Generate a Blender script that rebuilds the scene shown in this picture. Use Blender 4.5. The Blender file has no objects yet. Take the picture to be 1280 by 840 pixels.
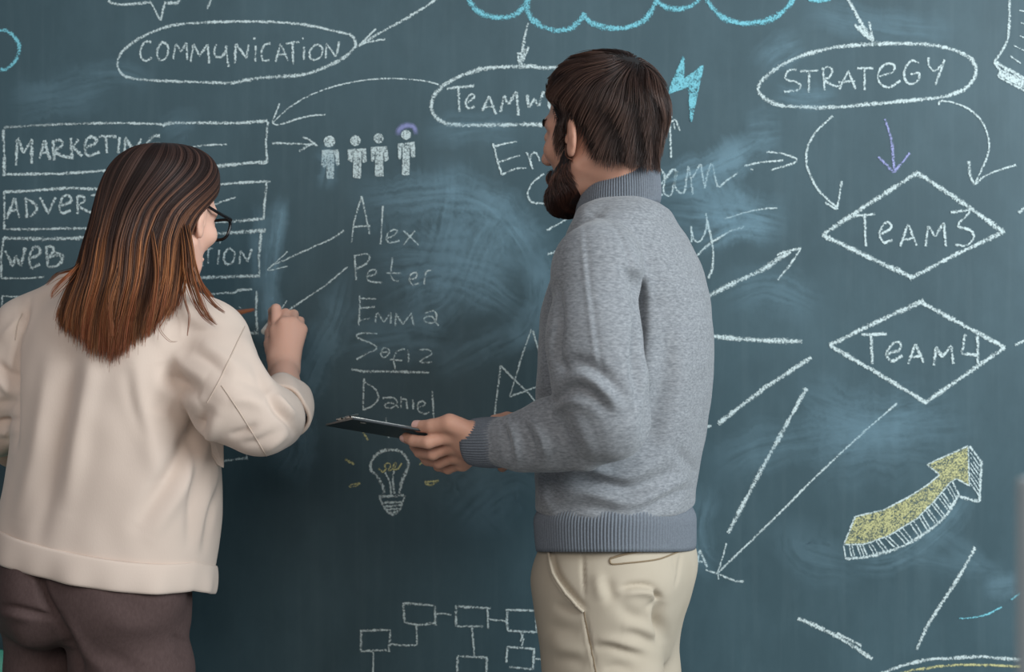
import bpy, math, random
import numpy as np
random.seed(7)
RNG = np.random.default_rng(11)
S = bpy.context.scene
COL = S.collection

# ---------------------------------------------------------------- camera, light, exposure
FPX = 1778.0                       # focal length in pixels of the 1280x840 frame
CAM_Y, CAM_Z = -2.61, 1.36
cam_d = bpy.data.cameras.new('camera'); cam = bpy.data.objects.new('camera', cam_d); COL.objects.link(cam)
cam.location = (0, CAM_Y, CAM_Z); cam.rotation_euler = (math.pi/2, 0, 0)
cam_d.sensor_width = 36.0; cam_d.lens = FPX*36.0/1280.0
cam_d.dof.use_dof = True; cam_d.dof.focus_distance = 2.2; cam_d.dof.aperture_fstop = 4.5
S.camera = cam

S.view_settings.view_transform = 'Standard'; S.view_settings.look = 'None'
S.view_settings.gamma = 1.0; S.view_settings.use_curve_mapping = False
S.view_settings.exposure = 0.0
world = bpy.data.worlds.new('world'); S.world = world; world.use_nodes = True
bg = world.node_tree.nodes['Background']
bg.inputs[0].default_value = (0.80, 0.88, 1.0, 1); bg.inputs[1].default_value = 0.24

def area(name, loc, target, size, sy, power, col):
    d = bpy.data.lights.new(name, 'AREA'); d.shape = 'RECTANGLE'; d.size = size; d.size_y = sy
    d.energy = power; d.color = col
    o = bpy.data.objects.new(name, d); COL.objects.link(o); o.location = loc
    v = np.array(target, float) - np.array(loc, float)
    from mathutils import Vector
    o.rotation_euler = Vector(v).to_track_quat('-Z', 'Y').to_euler()
    return o
area('window_daylight', (2.6, -2.3, 2.4), (0.1, -0.2, 1.5), 2.0, 1.8, 138, (0.86, 0.95, 1.0))
area('room_daylight', (-0.3, -4.5, 2.9), (-0.2, -0.2, 1.45), 2.8, 1.6, 54, (1.0, 0.93, 0.86))
S.cycles.use_denoising = True
S.cycles.transparent_max_bounces = 16

# ---------------------------------------------------------------- helpers
def W(px, py, d):
    """A point of the place, at depth d (m) in front of the camera."""
    return np.array([(px-640.0)/FPX*d, CAM_Y+d, CAM_Z-(py-420.0)/FPX*d])
def proj(V):
    d = V[:, 1]-CAM_Y
    return np.stack([640+V[:, 0]/d*FPX, 420-(V[:, 2]-CAM_Z)/d*FPX], 1)
def lin(r, g, b):
    f = lambda c: (c/255/12.92 if c/255 <= 0.04045 else ((c/255+0.055)/1.055)**2.4)
    return (f(r), f(g), f(b), 1.0)

def build(name, V, F, mat, parent=None, smooth=True, origin=None, attrs=None):
    """V (n,3) in world space, F an (m,3)/(m,4) int array or a list of faces."""
    V = np.asarray(V, np.float32)
    if origin is None:
        origin = np.array(parent['_org']) if parent is not None and '_org' in parent.keys() else np.zeros(3)
    origin = np.asarray(origin, np.float32)
    me = bpy.data.meshes.new(name)
    if isinstance(F, np.ndarray):
        k = F.shape[1]; m = F.shape[0]
        me.vertices.add(len(V)); me.vertices.foreach_set('co', (V-origin).ravel())
        me.loops.add(m*k); me.loops.foreach_set('vertex_index', F.astype(np.int32).ravel())
        me.polygons.add(m)
        me.polygons.foreach_set('loop_start', np.arange(0, m*k, k, dtype=np.int32))
        me.polygons.foreach_set('loop_total', np.full(m, k, dtype=np.int32))
        me.update(calc_edges=True); me.validate()
    else:
        me.from_pydata((V-origin).tolist(), [], [list(f) for f in F]); me.update()
    me.polygons.foreach_set('use_smooth', np.full(len(me.polygons), smooth))
    if attrs:
        for an, (typ, data) in attrs.items():
            a = me.attributes.new(an, typ, 'POINT')
            if typ == 'FLOAT': a.data.foreach_set('value', np.asarray(data, np.float32).ravel())
            else: a.data.foreach_set('vector', np.asarray(data, np.float32).ravel())
    me.materials.append(mat)
    o = bpy.data.objects.new(name, me); COL.objects.link(o)
    if parent is not None:
        o.parent = parent
        o.location = (0, 0, 0)
    else:
        o.location = origin.tolist()
    ORG[o.name] = origin
    return o
ORG = {}
def part(name, V, F, mat, root, parent=None, **k):
    return build(name, V, F, mat, parent or root, origin=ORG[root.name], **k)
def empty(name, loc):
    o = bpy.data.objects.new(name, None); COL.objects.link(o); o.location = tuple(float(v) for v in loc)
    o.empty_display_size = 0.1
    ORG[o.name] = np.array(loc, np.float32)
    return o
def tag(o, label, cat, group=None, kind=None):
    o['label'] = label; o['category'] = cat
    if group: o['group'] = group
    if kind: o['kind'] = kind
def structure(o): o['kind'] = 'structure'

def box_vf(c, s, R=None, bev=0.0):
    import bmesh
    bm = bmesh.new(); bmesh.ops.create_cube(bm, size=1.0)
    for v in bm.verts: v.co = (v.co.x*s[0], v.co.y*s[1], v.co.z*s[2])
    if bev > 0: bmesh.ops.bevel(bm, geom=bm.edges[:], offset=bev, segments=3, affect='EDGES', profile=0.6)
    V = np.array([v.co[:] for v in bm.verts]); idx = {v: i for i, v in enumerate(bm.verts)}
    F = [[idx[v] for v in f.verts] for f in bm.faces]; bm.free()
    if R is not None: V = V @ np.asarray(R).T
    return V+np.asarray(c), F
def join(*vf):
    V, F, n = [], [], 0
    for v, f in vf:
        V.append(np.asarray(v)); F += [[i+n for i in q] for q in (f.tolist() if isinstance(f, np.ndarray) else f)]; n += len(v)
    return np.concatenate(V), F
def crom(P, n=8, closed=False):
    """Catmull-Rom through P (m,k) -> dense polyline."""
    P = np.asarray(P, float)
    if len(P) < 3: return np.stack([P[0]+(P[-1]-P[0])*t for t in np.linspace(0, 1, n+1)])
    Q = np.concatenate([[2*P[0]-P[1]], P, [2*P[-1]-P[-2]]])
    out = []
    for i in range(1, len(Q)-2):
        t = np.linspace(0, 1, n, endpoint=False)[:, None]
        a, b, c, d = Q[i-1], Q[i], Q[i+1], Q[i+2]
        out.append(0.5*((2*b)+(-a+c)*t+(2*a-5*b+4*c-d)*t**2+(-a+3*b-3*c+d)*t**3))
    return np.concatenate(out+[P[-1:]])
def tubes(P, R, sides=3):
    """Many strands at once: P (n,k,3), R (n,k) -> verts, quads."""
    n, k, _ = P.shape
    T = np.gradient(P, axis=1); T /= np.linalg.norm(T, axis=2, keepdims=True)+1e-12
    t0 = T[:, 0]; e = np.eye(3)[np.argmin(np.abs(t0), axis=1)]
    A = np.empty_like(T); a = np.cross(t0, e)
    for i in range(k):                      # carry the frame along the strand
        a = a-T[:, i]*(a*T[:, i]).sum(1, keepdims=True); a = a/(np.linalg.norm(a, axis=1, keepdims=True)+1e-9); A[:, i] = a
    B = np.cross(T, A)
    V = np.empty((n, k, sides, 3))
    for j in range(sides):
        an = 2*math.pi*j/sides
        V[:, :, j] = P+(A*math.cos(an)+B*math.sin(an))*R[..., None]
    idx = np.arange(n*k*sides).reshape(n, k, sides)
    F = []
    for j in range(sides):
        j2 = (j+1) % sides
        F.append(np.stack([idx[:, :-1, j], idx[:, 1:, j], idx[:, 1:, j2], idx[:, :-1, j2]], -1).reshape(-1, 4))
    return V.reshape(-1, 3), np.concatenate(F)

# ---------------------------------------------------------------- implicit surfaces
def smin(a, b, k):
    h = np.clip(0.5+0.5*(b-a)/k, 0, 1)
    return b+(a-b)*h-k*h*(1-h)
def smax(a, b, k): return -smin(-a, -b, k)
def ell(P, c, r, R=None):
    q = P-np.asarray(c)
    if R is not None: q = q @ np.asarray(R)
    r = np.asarray(r, float)
    k0 = np.linalg.norm(q/r, axis=1); k1 = np.linalg.norm(q/(r*r), axis=1)
    return k0*(k0-1)/(k1+1e-9)
def chain(P, pts, rad, k=0.0):
    d = None
    for i in range(len(pts)-1):
        a, b = np.asarray(pts[i], float), np.asarray(pts[i+1], float)
        ab = b-a; t = np.clip(((P-a) @ ab)/(ab @ ab+1e-12), 0, 1)
        q = np.linalg.norm(P-a-t[:, None]*ab, axis=1)-(rad[i]+(rad[i+1]-rad[i])*t)
        d = q if d is None else (smin(d, q, k) if k > 0 else np.minimum(d, q))
    return d
class Loft:
    """Vertical stack of rotated super-ellipses: rows (z, cx, cy, hu, hv), u axis turned by ang."""
    def __init__(s, rows, ang=0.0, n=2.3):
        rows = sorted(rows); A = crom(np.array(rows), 10); o = np.argsort(A[:, 0]); s.A = A[o]
        s.ca, s.sa, s.n = math.cos(ang), math.sin(ang), n
        s.z0, s.z1 = s.A[0, 0], s.A[-1, 0]
    def at(s, z): return [np.interp(z, s.A[:, 0], s.A[:, i]) for i in (1, 2, 3, 4)]
    def __call__(s, P, cap=True, grow=0.0):
        cx, cy, hu, hv = s.at(P[:, 2])
        dx, dy = P[:, 0]-cx, P[:, 1]-cy
        hu = hu+grow; hv = hv+grow
        u = np.abs(dx*s.ca+dy*s.sa)/hu; v = np.abs(-dx*s.sa+dy*s.ca)/hv
        q = (u**s.n+v**s.n+1e-12)**(1/s.n)
        g = np.sqrt((u/hu)**2+(v/hv)**2)/np.maximum(np.sqrt(u*u+v*v), 1e-6)
        d = (q-1)/np.maximum(g, 1e-3)
        if cap: d = smax(d, np.maximum(P[:, 2]-s.z1, s.z0-P[:, 2]), 0.02)
        return d
    def point(s, phi, z, grow=0.0):
        cx, cy, hu, hv = s.at(z)
        c, t = np.cos(phi), np.sin(phi)
        k = (np.abs(c)**s.n+np.abs(t)**s.n)**(-1/s.n)
        u = c*k*(hu+grow); v = t*k*(hv+grow)
        return np.stack([cx+u*s.ca-v*s.sa, cy+u*s.sa+v*s.ca, z+0*u], -1)
def near(f, c, R, far=0.06):
    c = np.asarray(c, float)
    def g(P):
        dist = np.linalg.norm(P-c, axis=1)-R
        m = dist < far
        out = np.maximum(dist, far*0.8)
        if m.any(): out[m] = f(P[m])
        return out
    return g
def surface_net(f, lo, hi, h, project=2, B=8, slack=1.7):
    lo = np.asarray(lo, float); hi = np.asarray(hi, float)
    nb = np.ceil((hi-lo)/(B*h)).astype(int)
    n = nb*B
    D = np.full(n, 1.0, np.float32)
    gx = [lo[i]+(np.arange(nb[i])+0.5)*B*h-0.5*h for i in range(3)]
    C = np.stack(np.meshgrid(*gx, indexing='ij'), -1).reshape(-1, 3)
    dc = f(C)
    rad = B*h*0.87*slack+h*2
    act = np.nonzero(np.abs(dc) < rad)[0]
    ins = dc < 0
    D4 = D.reshape(nb[0], B, nb[1], B, nb[2], B).transpose(0, 2, 4, 1, 3, 5)
    bi = np.stack(np.unravel_index(np.arange(len(C)), nb), 1)
    D4[bi[ins, 0], bi[ins, 1], bi[ins, 2]] = -1.0
    loc = np.stack(np.meshgrid(*[np.arange(B)]*3, indexing='ij'), -1).reshape(-1, 3)
    for s in range(0, len(act), 400):
        a = act[s:s+400]
        P = (lo+(bi[a][:, None, :]*B+loc[None])*h).reshape(-1, 3)
        v = f(P).astype(np.float32).reshape(len(a), B, B, B)
        D4[bi[a, 0], bi[a, 1], bi[a, 2]] = v
    neg = D < 0
    c = [neg[:-1, :-1, :-1], neg[1:, :-1, :-1], neg[:-1, 1:, :-1], neg[:-1, :-1, 1:], neg[1:, 1:, :-1], neg[1:, :-1, 1:], neg[:-1, 1:, 1:], neg[1:, 1:, 1:]]
    al = c[0].copy(); an = c[0].copy()
    for q in c[1:]: al &= q; an |= q
    cell = an & ~al
    I = np.stack(np.nonzero(cell), 1)
    idx = np.full(cell.shape, -1, np.int32); idx[tuple(I.T)] = np.arange(len(I))
    acc = np.zeros((len(I), 3)); cnt = np.zeros(len(I))
    cor = np.array([[i, j, k] for i in (0, 1) for j in (0, 1) for k in (0, 1)])
    for a in range(8):
        for b in range(a+1, 8):
            if np.abs(cor[a]-cor[b]).sum() != 1: continue
            va = D[tuple((I+cor[a]).T)]; vb = D[tuple((I+cor[b]).T)]
            m = (va < 0) != (vb < 0)
            t = np.clip(va[m]/(va[m]-vb[m]), 0, 1)[:, None]
            acc[m] += cor[a]+(cor[b]-cor[a])*t; cnt[m] += 1
    V = lo+(I+acc/np.maximum(cnt, 1)[:, None])*h
    F = []
    for ax in range(3):
        o = [0, 1, 2]; o.remove(ax); b, c2 = o
        sl0 = [slice(None)]*3; sl1 = [slice(None)]*3
        sl0[ax] = slice(0, -1); sl1[ax] = slice(1, None)
        n0, n1 = neg[tuple(sl0)], neg[tuple(sl1)]
        E = np.stack(np.nonzero(n0 != n1), 1)
        E = E[(E[:, b] > 0) & (E[:, c2] > 0) & (E[:, b] < n[b]-1) & (E[:, c2] < n[c2]-1)]
        flip = n0[tuple(E.T)]
        def at(db, dc_):
            e = E.copy(); e[:, b] += db; e[:, c2] += dc_; return idx[tuple(e.T)]
        q = np.stack([at(-1, -1), at(0, -1), at(0, 0), at(-1, 0)], 1)
        if ax == 1: flip = ~flip
        q[~flip] = q[~flip][:, ::-1]
        F.append(q)
    F = np.concatenate(F); F = F[(F >= 0).all(1)]
    for _ in range(project):
        e = h*0.4
        d0 = f(V)
        G = np.stack([f(V+np.eye(3)[i]*e)-f(V-np.eye(3)[i]*e) for i in range(3)], 1)/(2*e)
        g2 = np.maximum((G*G).sum(1), 0.15)
        step = np.clip(d0/g2, -h*0.6, h*0.6)
        V = V-G*step[:, None]
    return V, F
def vnormals(V, F):
    A = V[F[:, 2]]-V[F[:, 0]]; Bv = V[F[:, 3]]-V[F[:, 1]]
    n = np.cross(A, Bv); N = np.zeros_like(V)
    for j in range(4):
        for k in range(3): N[:, k] += np.bincount(F[:, j], n[:, k], len(V))
    return N/(np.linalg.norm(N, axis=1, keepdims=True)+1e-12)
def relax(V, F, it=2, lam=0.5):
    E = np.concatenate([F[:, [0, 1]], F[:, [1, 2]], F[:, [2, 3]], F[:, [3, 0]]]); E = np.concatenate([E, E[:, ::-1]])
    cnt = np.bincount(E[:, 0], minlength=len(V))[:, None]
    for _ in range(it):
        A = np.stack([np.bincount(E[:, 0], V[E[:, 1], k], len(V)) for k in range(3)], 1)/np.maximum(cnt, 1)
        V = V+lam*(A-V)
    return V
def folds(V, F, lst, side=1.0):
    """Press creases and folds into the cloth: (pixel polyline, width px, depth m); negative = valley."""
    N = vnormals(V, F); Q = proj(V)
    view = np.array([0, CAM_Y, CAM_Z])-V; view /= np.linalg.norm(view, axis=1, keepdims=True)
    face = np.clip((N*view).sum(1)*3, 0, 1)
    disp = np.zeros(len(V))
    for pts, w, amp in lst:
        L = crom(np.array(pts, float).reshape(-1, 2), 6)
        lo, hi = L.min(0)-3*w, L.max(0)+3*w
        m = np.nonzero(((Q > lo) & (Q < hi)).all(1) & (face > 0))[0]
        if len(m) == 0: continue
        best = np.full(len(m), 1e9); tt = np.zeros(len(m)); nseg = len(L)-1
        for i in range(nseg):
            a, b = L[i], L[i+1]; ab = b-a
            t = np.clip(((Q[m]-a) @ ab)/(ab @ ab+1e-9), 0, 1)
            d = np.linalg.norm(Q[m]-a-t[:, None]*ab, axis=1)
            k = d < best; best[k] = d[k]; tt[k] = (i+t[k])/nseg
        tap = np.clip(np.sin(np.pi*np.clip(tt*0.94+0.03, 0, 1)), 0, 1)**0.7
        disp[m] += amp*np.exp(-(best/w)**2)*tap*face[m]
    return V+N*disp[:, None]
def lumps(V, F, scale, amp, seed=3, stretch=(1, 1, 1)):
    """Soft irregular waviness of cloth: a sum of random plane waves along the normal."""
    r = np.random.default_rng(seed); N = vnormals(V, F); s = np.zeros(len(V))
    for _ in range(14):
        k = r.normal(size=3)*np.array(stretch); k = k/np.linalg.norm(k)*2*math.pi/scale*r.uniform(0.6, 1.6)
        s += np.sin(V @ k+r.uniform(0, 6.28)+0.8*np.sin(V @ (k[[1, 2, 0]]*0.6)))
    return V+N*(s/14*2.2*amp)[:, None]

# ---------------------------------------------------------------- materials
def mat(name, col, rough=0.8, spec=0.3, **k):
    m = bpy.data.materials.new(name); m.use_nodes = True
    p = m.node_tree.nodes['Principled BSDF']
    p.inputs['Base Color'].default_value = col; p.inputs['Roughness'].default_value = rough
    p.inputs['Specular IOR Level'].default_value = spec
    for key, v in k.items(): p.inputs[key].default_value = v
    return m, m.node_tree, p
def nd(nt, typ, **k):
    n = nt.nodes.new(typ)
    for a, v in k.items():
        if a.startswith('i_'):
            key = a[2:]; n.inputs[int(key) if key.isdigit() else key].default_value = v
        else: setattr(n, a, v)
    return n
def ramp(nt, stops):
    r = nt.nodes.new('ShaderNodeValToRGB'); e = r.color_ramp.elements
    while len(e) > 1: e.remove(e[-1])
    e[0].position, e[0].color = stops[0]
    for p, c in stops[1:]:
        x = e.new(p); x.color = c
    return r
def noise_tex(nt, scale, detail=3, rough=0.5, vec=None, sc=(1, 1, 1)):
    tc = nt.nodes.new('ShaderNodeTexCoord'); mp = nt.nodes.new('ShaderNodeMapping')
    mp.inputs['Scale'].default_value = sc
    nt.links.new(vec or tc.outputs['Object'], mp.inputs['Vector'])
    n = nt.nodes.new('ShaderNodeTexNoise'); n.inputs['Scale'].default_value = scale
    n.inputs['Detail'].default_value = detail; n.inputs['Roughness'].default_value = rough
    nt.links.new(mp.outputs[0], n.inputs['Vector'])
    return n
def mixcol(nt, fac, a, b):
    m = nt.nodes.new('ShaderNodeMix'); m.data_type = 'RGBA'
    for v, i in ((fac, 0), (a, 6), (b, 7)):
        if hasattr(v, 'links') or hasattr(v, 'is_linked'): nt.links.new(v, m.inputs[i])
        else: m.inputs[i].default_value = v
    return m.outputs[2]
def bump(nt, p, height, strength, dist, prev=None):
    b = nt.nodes.new('ShaderNodeBump'); b.inputs['Strength'].default_value = strength; b.inputs['Distance'].default_value = dist
    nt.links.new(height, b.inputs['Height'])
    if prev is not None: nt.links.new(prev, b.inputs['Normal'])
    nt.links.new(b.outputs[0], p.inputs['Normal']); return b.outputs[0]
def math_n(nt, op, a, b=None, clamp=False):
    m = nt.nodes.new('ShaderNodeMath'); m.operation = op; m.use_clamp = clamp
    for v, i in ((a, 0), (b, 1)):
        if v is None: continue
        if hasattr(v, 'is_linked'): nt.links.new(v, m.inputs[i])
        else: m.inputs[i].default_value = v
    return m.outputs[0]
# ---------------------------------------------------------------- the room
m_wall, nt, p = mat('wall_paint', lin(150, 158, 160), 0.9)
n = noise_tex(nt, 30, 4); bump(nt, p, n.outputs[0], 0.1, 0.002)
m_floor, nt, p = mat('floor_vinyl', lin(120, 118, 114), 0.5)
n = noise_tex(nt, 6, 5); nt.links.new(mixcol(nt, n.outputs[0], lin(100, 98, 95), lin(140, 138, 132)), p.inputs['Base Color'])
V, F = box_vf((0, -1.6, -0.05), (7, 4.2, 0.1)); structure(build('floor', V, F, m_floor, smooth=False))
V, F = box_vf((0, 0.10, 1.45), (7, 0.12, 2.9)); structure(build('wall_back', V, F, m_wall, smooth=False))
V, F = box_vf((0, 0.03, 0.05), (7, 0.02, 0.1), bev=0.004); structure(build('baseboard_back', V, F, m_wall, smooth=False))

# ---------------------------------------------------------------- chalkboard
m_board, nt, p = mat('chalkboard_slate', lin(70, 90, 97), 0.5, 0.28)
n1 = noise_tex(nt, 1.6, 4, 0.6); n2 = noise_tex(nt, 7, 7, 0.68, sc=(1, 1, 0.6)); n3 = noise_tex(nt, 60, 3, 0.6, sc=(1, 1, 0.06))
c = mixcol(nt, n1.outputs[0], lin(52, 73, 80), lin(66, 90, 98))
k = math_n(nt, 'MULTIPLY', math_n(nt, 'SUBTRACT', n2.outputs[0], 0.42, True), 0.55, True)
c = mixcol(nt, k, c, lin(102, 130, 140))
k3 = math_n(nt, 'MULTIPLY', math_n(nt, 'SUBTRACT', n3.outputs[0], 0.5, True), 0.16, True)
c = mixcol(nt, k3, c, lin(140, 160, 165))
nt.links.new(c, p.inputs['Base Color'])
BX0, BX1, BZ0, BZ1 = -2.1, 1.6, 0.5, 2.25
V, F = box_vf(((BX0+BX1)/2, 0.0125, (BZ0+BZ1)/2), (BX1-BX0, 0.025, BZ1-BZ0), bev=0.002)
board = empty('chalkboard', ((BX0+BX1)/2, 0.03, BZ0))
tag(board, 'large dark slate chalkboard covered in white, blue and yellow chalk writing and diagrams', 'chalkboard')
part('writing_surface', V, F, m_board, board, smooth=False)
m_alu, nt, p = mat('brushed_aluminium', lin(170, 172, 172), 0.35, 0.5, Metallic=0.9)
n = noise_tex(nt, 80, 2, sc=(1, 1, 0.05)); bump(nt, p, n.outputs[0], 0.05, 0.001)
fr = []
for cx, cz, sx, sz in (((BX0+BX1)/2, BZ1, BX1-BX0+0.06, 0.03), ((BX0+BX1)/2, BZ0, BX1-BX0+0.06, 0.03), (BX0, (BZ0+BZ1)/2, 0.03, BZ1-BZ0), (BX1, (BZ0+BZ1)/2, 0.03, BZ1-BZ0)):
    fr.append(box_vf((cx, 0.014, cz), (sx, 0.05, sz), bev=0.004))
V, F = join(*fr); part('frame', V, F, m_alu, board, smooth=False)

# chalk: a thin broken deposit; grain decides where the slate still shows through
def chalk_mat(name, col, dens=1.0, soft=False):
    m, nt, p = mat(name, col, 0.95, 0.1)
    at = nd(nt, 'ShaderNodeAttribute', attribute_name='across')
    v2 = math_n(nt, 'MULTIPLY', at.outputs['Fac'], at.outputs['Fac'])
    prof = math_n(nt, 'SUBTRACT', 1.0, v2)
    if not soft:
        n = noise_tex(nt, 330, 3, 0.65, sc=(1, 1, 1)); n2 = noise_tex(nt, 60, 2, 0.5)
        s = math_n(nt, 'ADD', n.outputs[0], math_n(nt, 'MULTIPLY', prof, 0.42))
        s = math_n(nt, 'ADD', s, math_n(nt, 'MULTIPLY', math_n(nt, 'SUBTRACT', n2.outputs[0], 0.5), 0.35))
        a = math_n(nt, 'MULTIPLY', math_n(nt, 'SUBTRACT', s, 0.725), 4.2, True)
        a = math_n(nt, 'MULTIPLY', a, 0.92*dens)
    else:
        n = noise_tex(nt, 14, 5, 0.7); at2 = nd(nt, 'ShaderNodeAttribute', attribute_name='weight')
        at3 = nd(nt, 'ShaderNodeAttribute', attribute_name='streak')
        ns = nt.nodes.new('ShaderNodeTexNoise'); ns.inputs['Scale'].default_value = 1.0; ns.inputs['Detail'].default_value = 4
        nt.links.new(at3.outputs['Vector'], ns.inputs['Vector'])
        s = math_n(nt, 'MULTIPLY', math_n(nt, 'SUBTRACT', math_n(nt, 'ADD', n.outputs[0], ns.outputs[0]), 0.72, True), 2.4, True)
        a = math_n(nt, 'MULTIPLY', math_n(nt, 'MULTIPLY', s, at2.outputs['Fac']), math_n(nt, 'POWER', prof, 1.3), True)
        a = math_n(nt, 'MULTIPLY', a, dens, True)
    nt.links.new(a, p.inputs['Alpha'])
    return m
CH = {'w': chalk_mat('white_chalk', lin(212, 228, 228)), 'b': chalk_mat('blue_chalk', lin(128, 200, 214), 1.05),
      'y': chalk_mat('yellow_chalk', lin(206, 204, 150)), 'p': chalk_mat('violet_chalk', lin(165, 170, 218)),
      's': chalk_mat('smeared_chalk_dust', lin(150, 186, 202), 0.6, True), 'v': chalk_mat('smeared_violet_dust', lin(160, 165, 215), 0.8, True)}
DB = 2.61-0.0008                    # marks lie on the slate's face
def ribbon(L, w, lift=0.0, jit=0.25):
    """L dense polyline in pixels, w width in pixels -> a strip lying on the board."""
    L = np.asarray(L, float)
    seg = np.linalg.norm(np.diff(L, axis=0), axis=1); s = np.concatenate([[0], np.cumsum(seg)])
    n = max(3, int(s[-1]/2.5)); t = np.linspace(0, s[-1], n)
    P = np.stack([np.interp(t, s, L[:, 0]), np.interp(t, s, L[:, 1])], 1)
    P += RNG.normal(size=P.shape)*jit*0.5
    T = np.gradient(P, axis=0); T /= np.linalg.norm(T, axis=1, keepdims=True)+1e-9
    Nn = np.stack([-T[:, 1], T[:, 0]], 1)
    ww = w*(1+0.12*np.sin(t*0.11+RNG.uniform(0, 6))+0.06*RNG.normal(size=n))/2*1.3
    rows = []
    for v in (-1, 0, 1):
        Q = P+Nn*(ww*v)[:, None]
        rows.append(np.stack([(Q[:, 0]-640)/FPX*DB, np.full(n, CAM_Y+DB-lift), CAM_Z-(Q[:, 1]-420)/FPX*DB], 1))
    V = np.stack(rows, 1).reshape(-1, 3); A = np.tile([-1.0, 0.0, 1.0], n)
    i = np.arange(n-1)*3
    F = np.concatenate([np.stack([i, i+3, i+4, i+1], 1), np.stack([i+1, i+4, i+5, i+2], 1)])
    st = np.stack([np.repeat(t*0.012, 3), A*w*0.11, np.full(n*3, RNG.uniform(0, 50))], 1)
    wt = np.repeat(np.clip(np.minimum(t, s[-1]-t)/max(1e-6, min(s[-1]*0.3, w*1.2)), 0, 1), 3)
    return V, F, A, st, wt
LIFT = [0.0]
def draw(name, label, ox, oy, sc, strokes, color='w', fills=()):
    """One drawing on the board. strokes: (width px, 'l'|'c', flat list of crop coordinates)."""
    Vs, Fs, As, St, Wt, n = [], [], [], [], [], 0
    LIFT[0] = (LIFT[0]+0.00003) % 0.0006
    for poly in fills:
        P = np.array(poly, float).reshape(-1, 2)/sc+[ox, oy]
        from mathutils.geometry import tessellate_polygon
        from mathutils import Vector
        tri = tessellate_polygon([[Vector((a, b, 0)) for a, b in P]])
        V = np.stack([(P[:, 0]-640)/FPX*DB, np.full(len(P), CAM_Y+DB-LIFT[0]-0.00001), CAM_Z-(P[:, 1]-420)/FPX*DB], 1)
        Vs.append(V); Fs += [[i+n for i in f] for f in tri]; As.append(np.full(len(P), 0.1 if color != 'y' else 0.42)); St.append(np.zeros((len(P), 3))); Wt.append(np.ones(len(P))); n += len(P)
    for j, (w, kind, flat) in enumerate(strokes):
        P = np.array(flat, float).reshape(-1, 2)/sc+[ox, oy]
        L = crom(P, 8) if kind == 'c' else P
        V, F, A, st, wt = ribbon(L, w, LIFT[0]+0.00002*(j % 9), 0.0 if color in 'sv' else 0.25)
        Vs.append(V); Fs += (F+n).tolist(); As.append(A); St.append(st); Wt.append(wt); n += len(V)
    o = part(name, np.concatenate(Vs), Fs, CH[color], board, smooth=False,
             attrs={'across': ('FLOAT', np.concatenate(As)), 'streak': ('FLOAT_VECTOR', np.concatenate(St)), 'weight': ('FLOAT', np.concatenate(Wt))})
    if label: o['label'] = label
    return o
def wd(w, *ls): return [(w, 'c', l) for l in ls]

# smears of wiped chalk first
SM = [(26, .5, [330,250,325,320,332,380,338,440]), (22, .8, [352,240,345,300,340,360,350,420]), (60, .6, [430,262,520,246,600,250,650,300,676,360]),
 (70, .5, [640,230,600,300,560,380,470,430]), (60, .5, [560,190,560,260,540,340]), (50, .6, [470,380,540,350,600,360,660,400]),
 (90, .5, [450,330,520,320,600,330,660,350]), (40, .6, [660,300,676,350,660,410,600,440]), (50, .5, [360,560,380,480,420,400,440,330]),
 (60, .5, [350,520,370,560,350,600]), (40, .5, [540,470,590,440,650,410]), (60, .4, [420,440,500,420,580,430]),
 (44, .7, [800,240,860,222,920,195,970,165]), (60, .55, [820,260,880,265,940,270,990,285]), (36, .6, [860,310,920,285,985,290]),
 (60, .45, [880,200,900,240,930,300]), (40, .5, [950,90,965,70,1005,52]), (30, .5, [965,112,1000,120,1050,118]), (50, .4, [930,165,980,160]),
 (40, .35, [1000,10,1090,30,1200,40]), (60, .22, [1010,640,1000,690,1080,712]), (30, .4, [1060,706,1120,700,1180,660,1215,610]),
 (26, .2, [1150,650,1210,690,1250,720]), (26, .2, [1120,690,1190,705,1260,715]), (60, .3, [880,600,950,560,1100,540,1230,530]),
 (70, .3, [980,480,1080,520,1200,500]), (90, .25, [1000,580,1080,560,1180,560]), (30, .4, [1225,735,1280,728]), (80, .25, [590,640,640,600,680,620]),
 (100, .3, [560,660,600,620,640,600]), (60, .3, [0,130,80,118,150,100]), (30, .3, [100,95,160,92,190,108]), (40, .3, [200,175,230,160,245,165]),
 (40, .4, [880,600,870,680,900,720]), (60, .3, [900,380,960,360,1030,390]), (40, .35, [520,170,600,160,660,165]), (40, .3, [560,240,620,270,680,290]), (24, .5, [395,185,410,200,405,240])]
for w, k, pts in SM:
    o = draw('chalk_smear', 'faint pale blue smear of wiped chalk', 0, 0, 1, [(w, 'c', pts)], 's')
    for d in o.data.attributes['weight'].data: d.value *= k
draw('chalk_smear', 'violet smudge of chalk round the head of a figure', 380, 140, 7, [(7, 'c', [825,215,832,155,890,118,960,130,985,205])], 'v')

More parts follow.
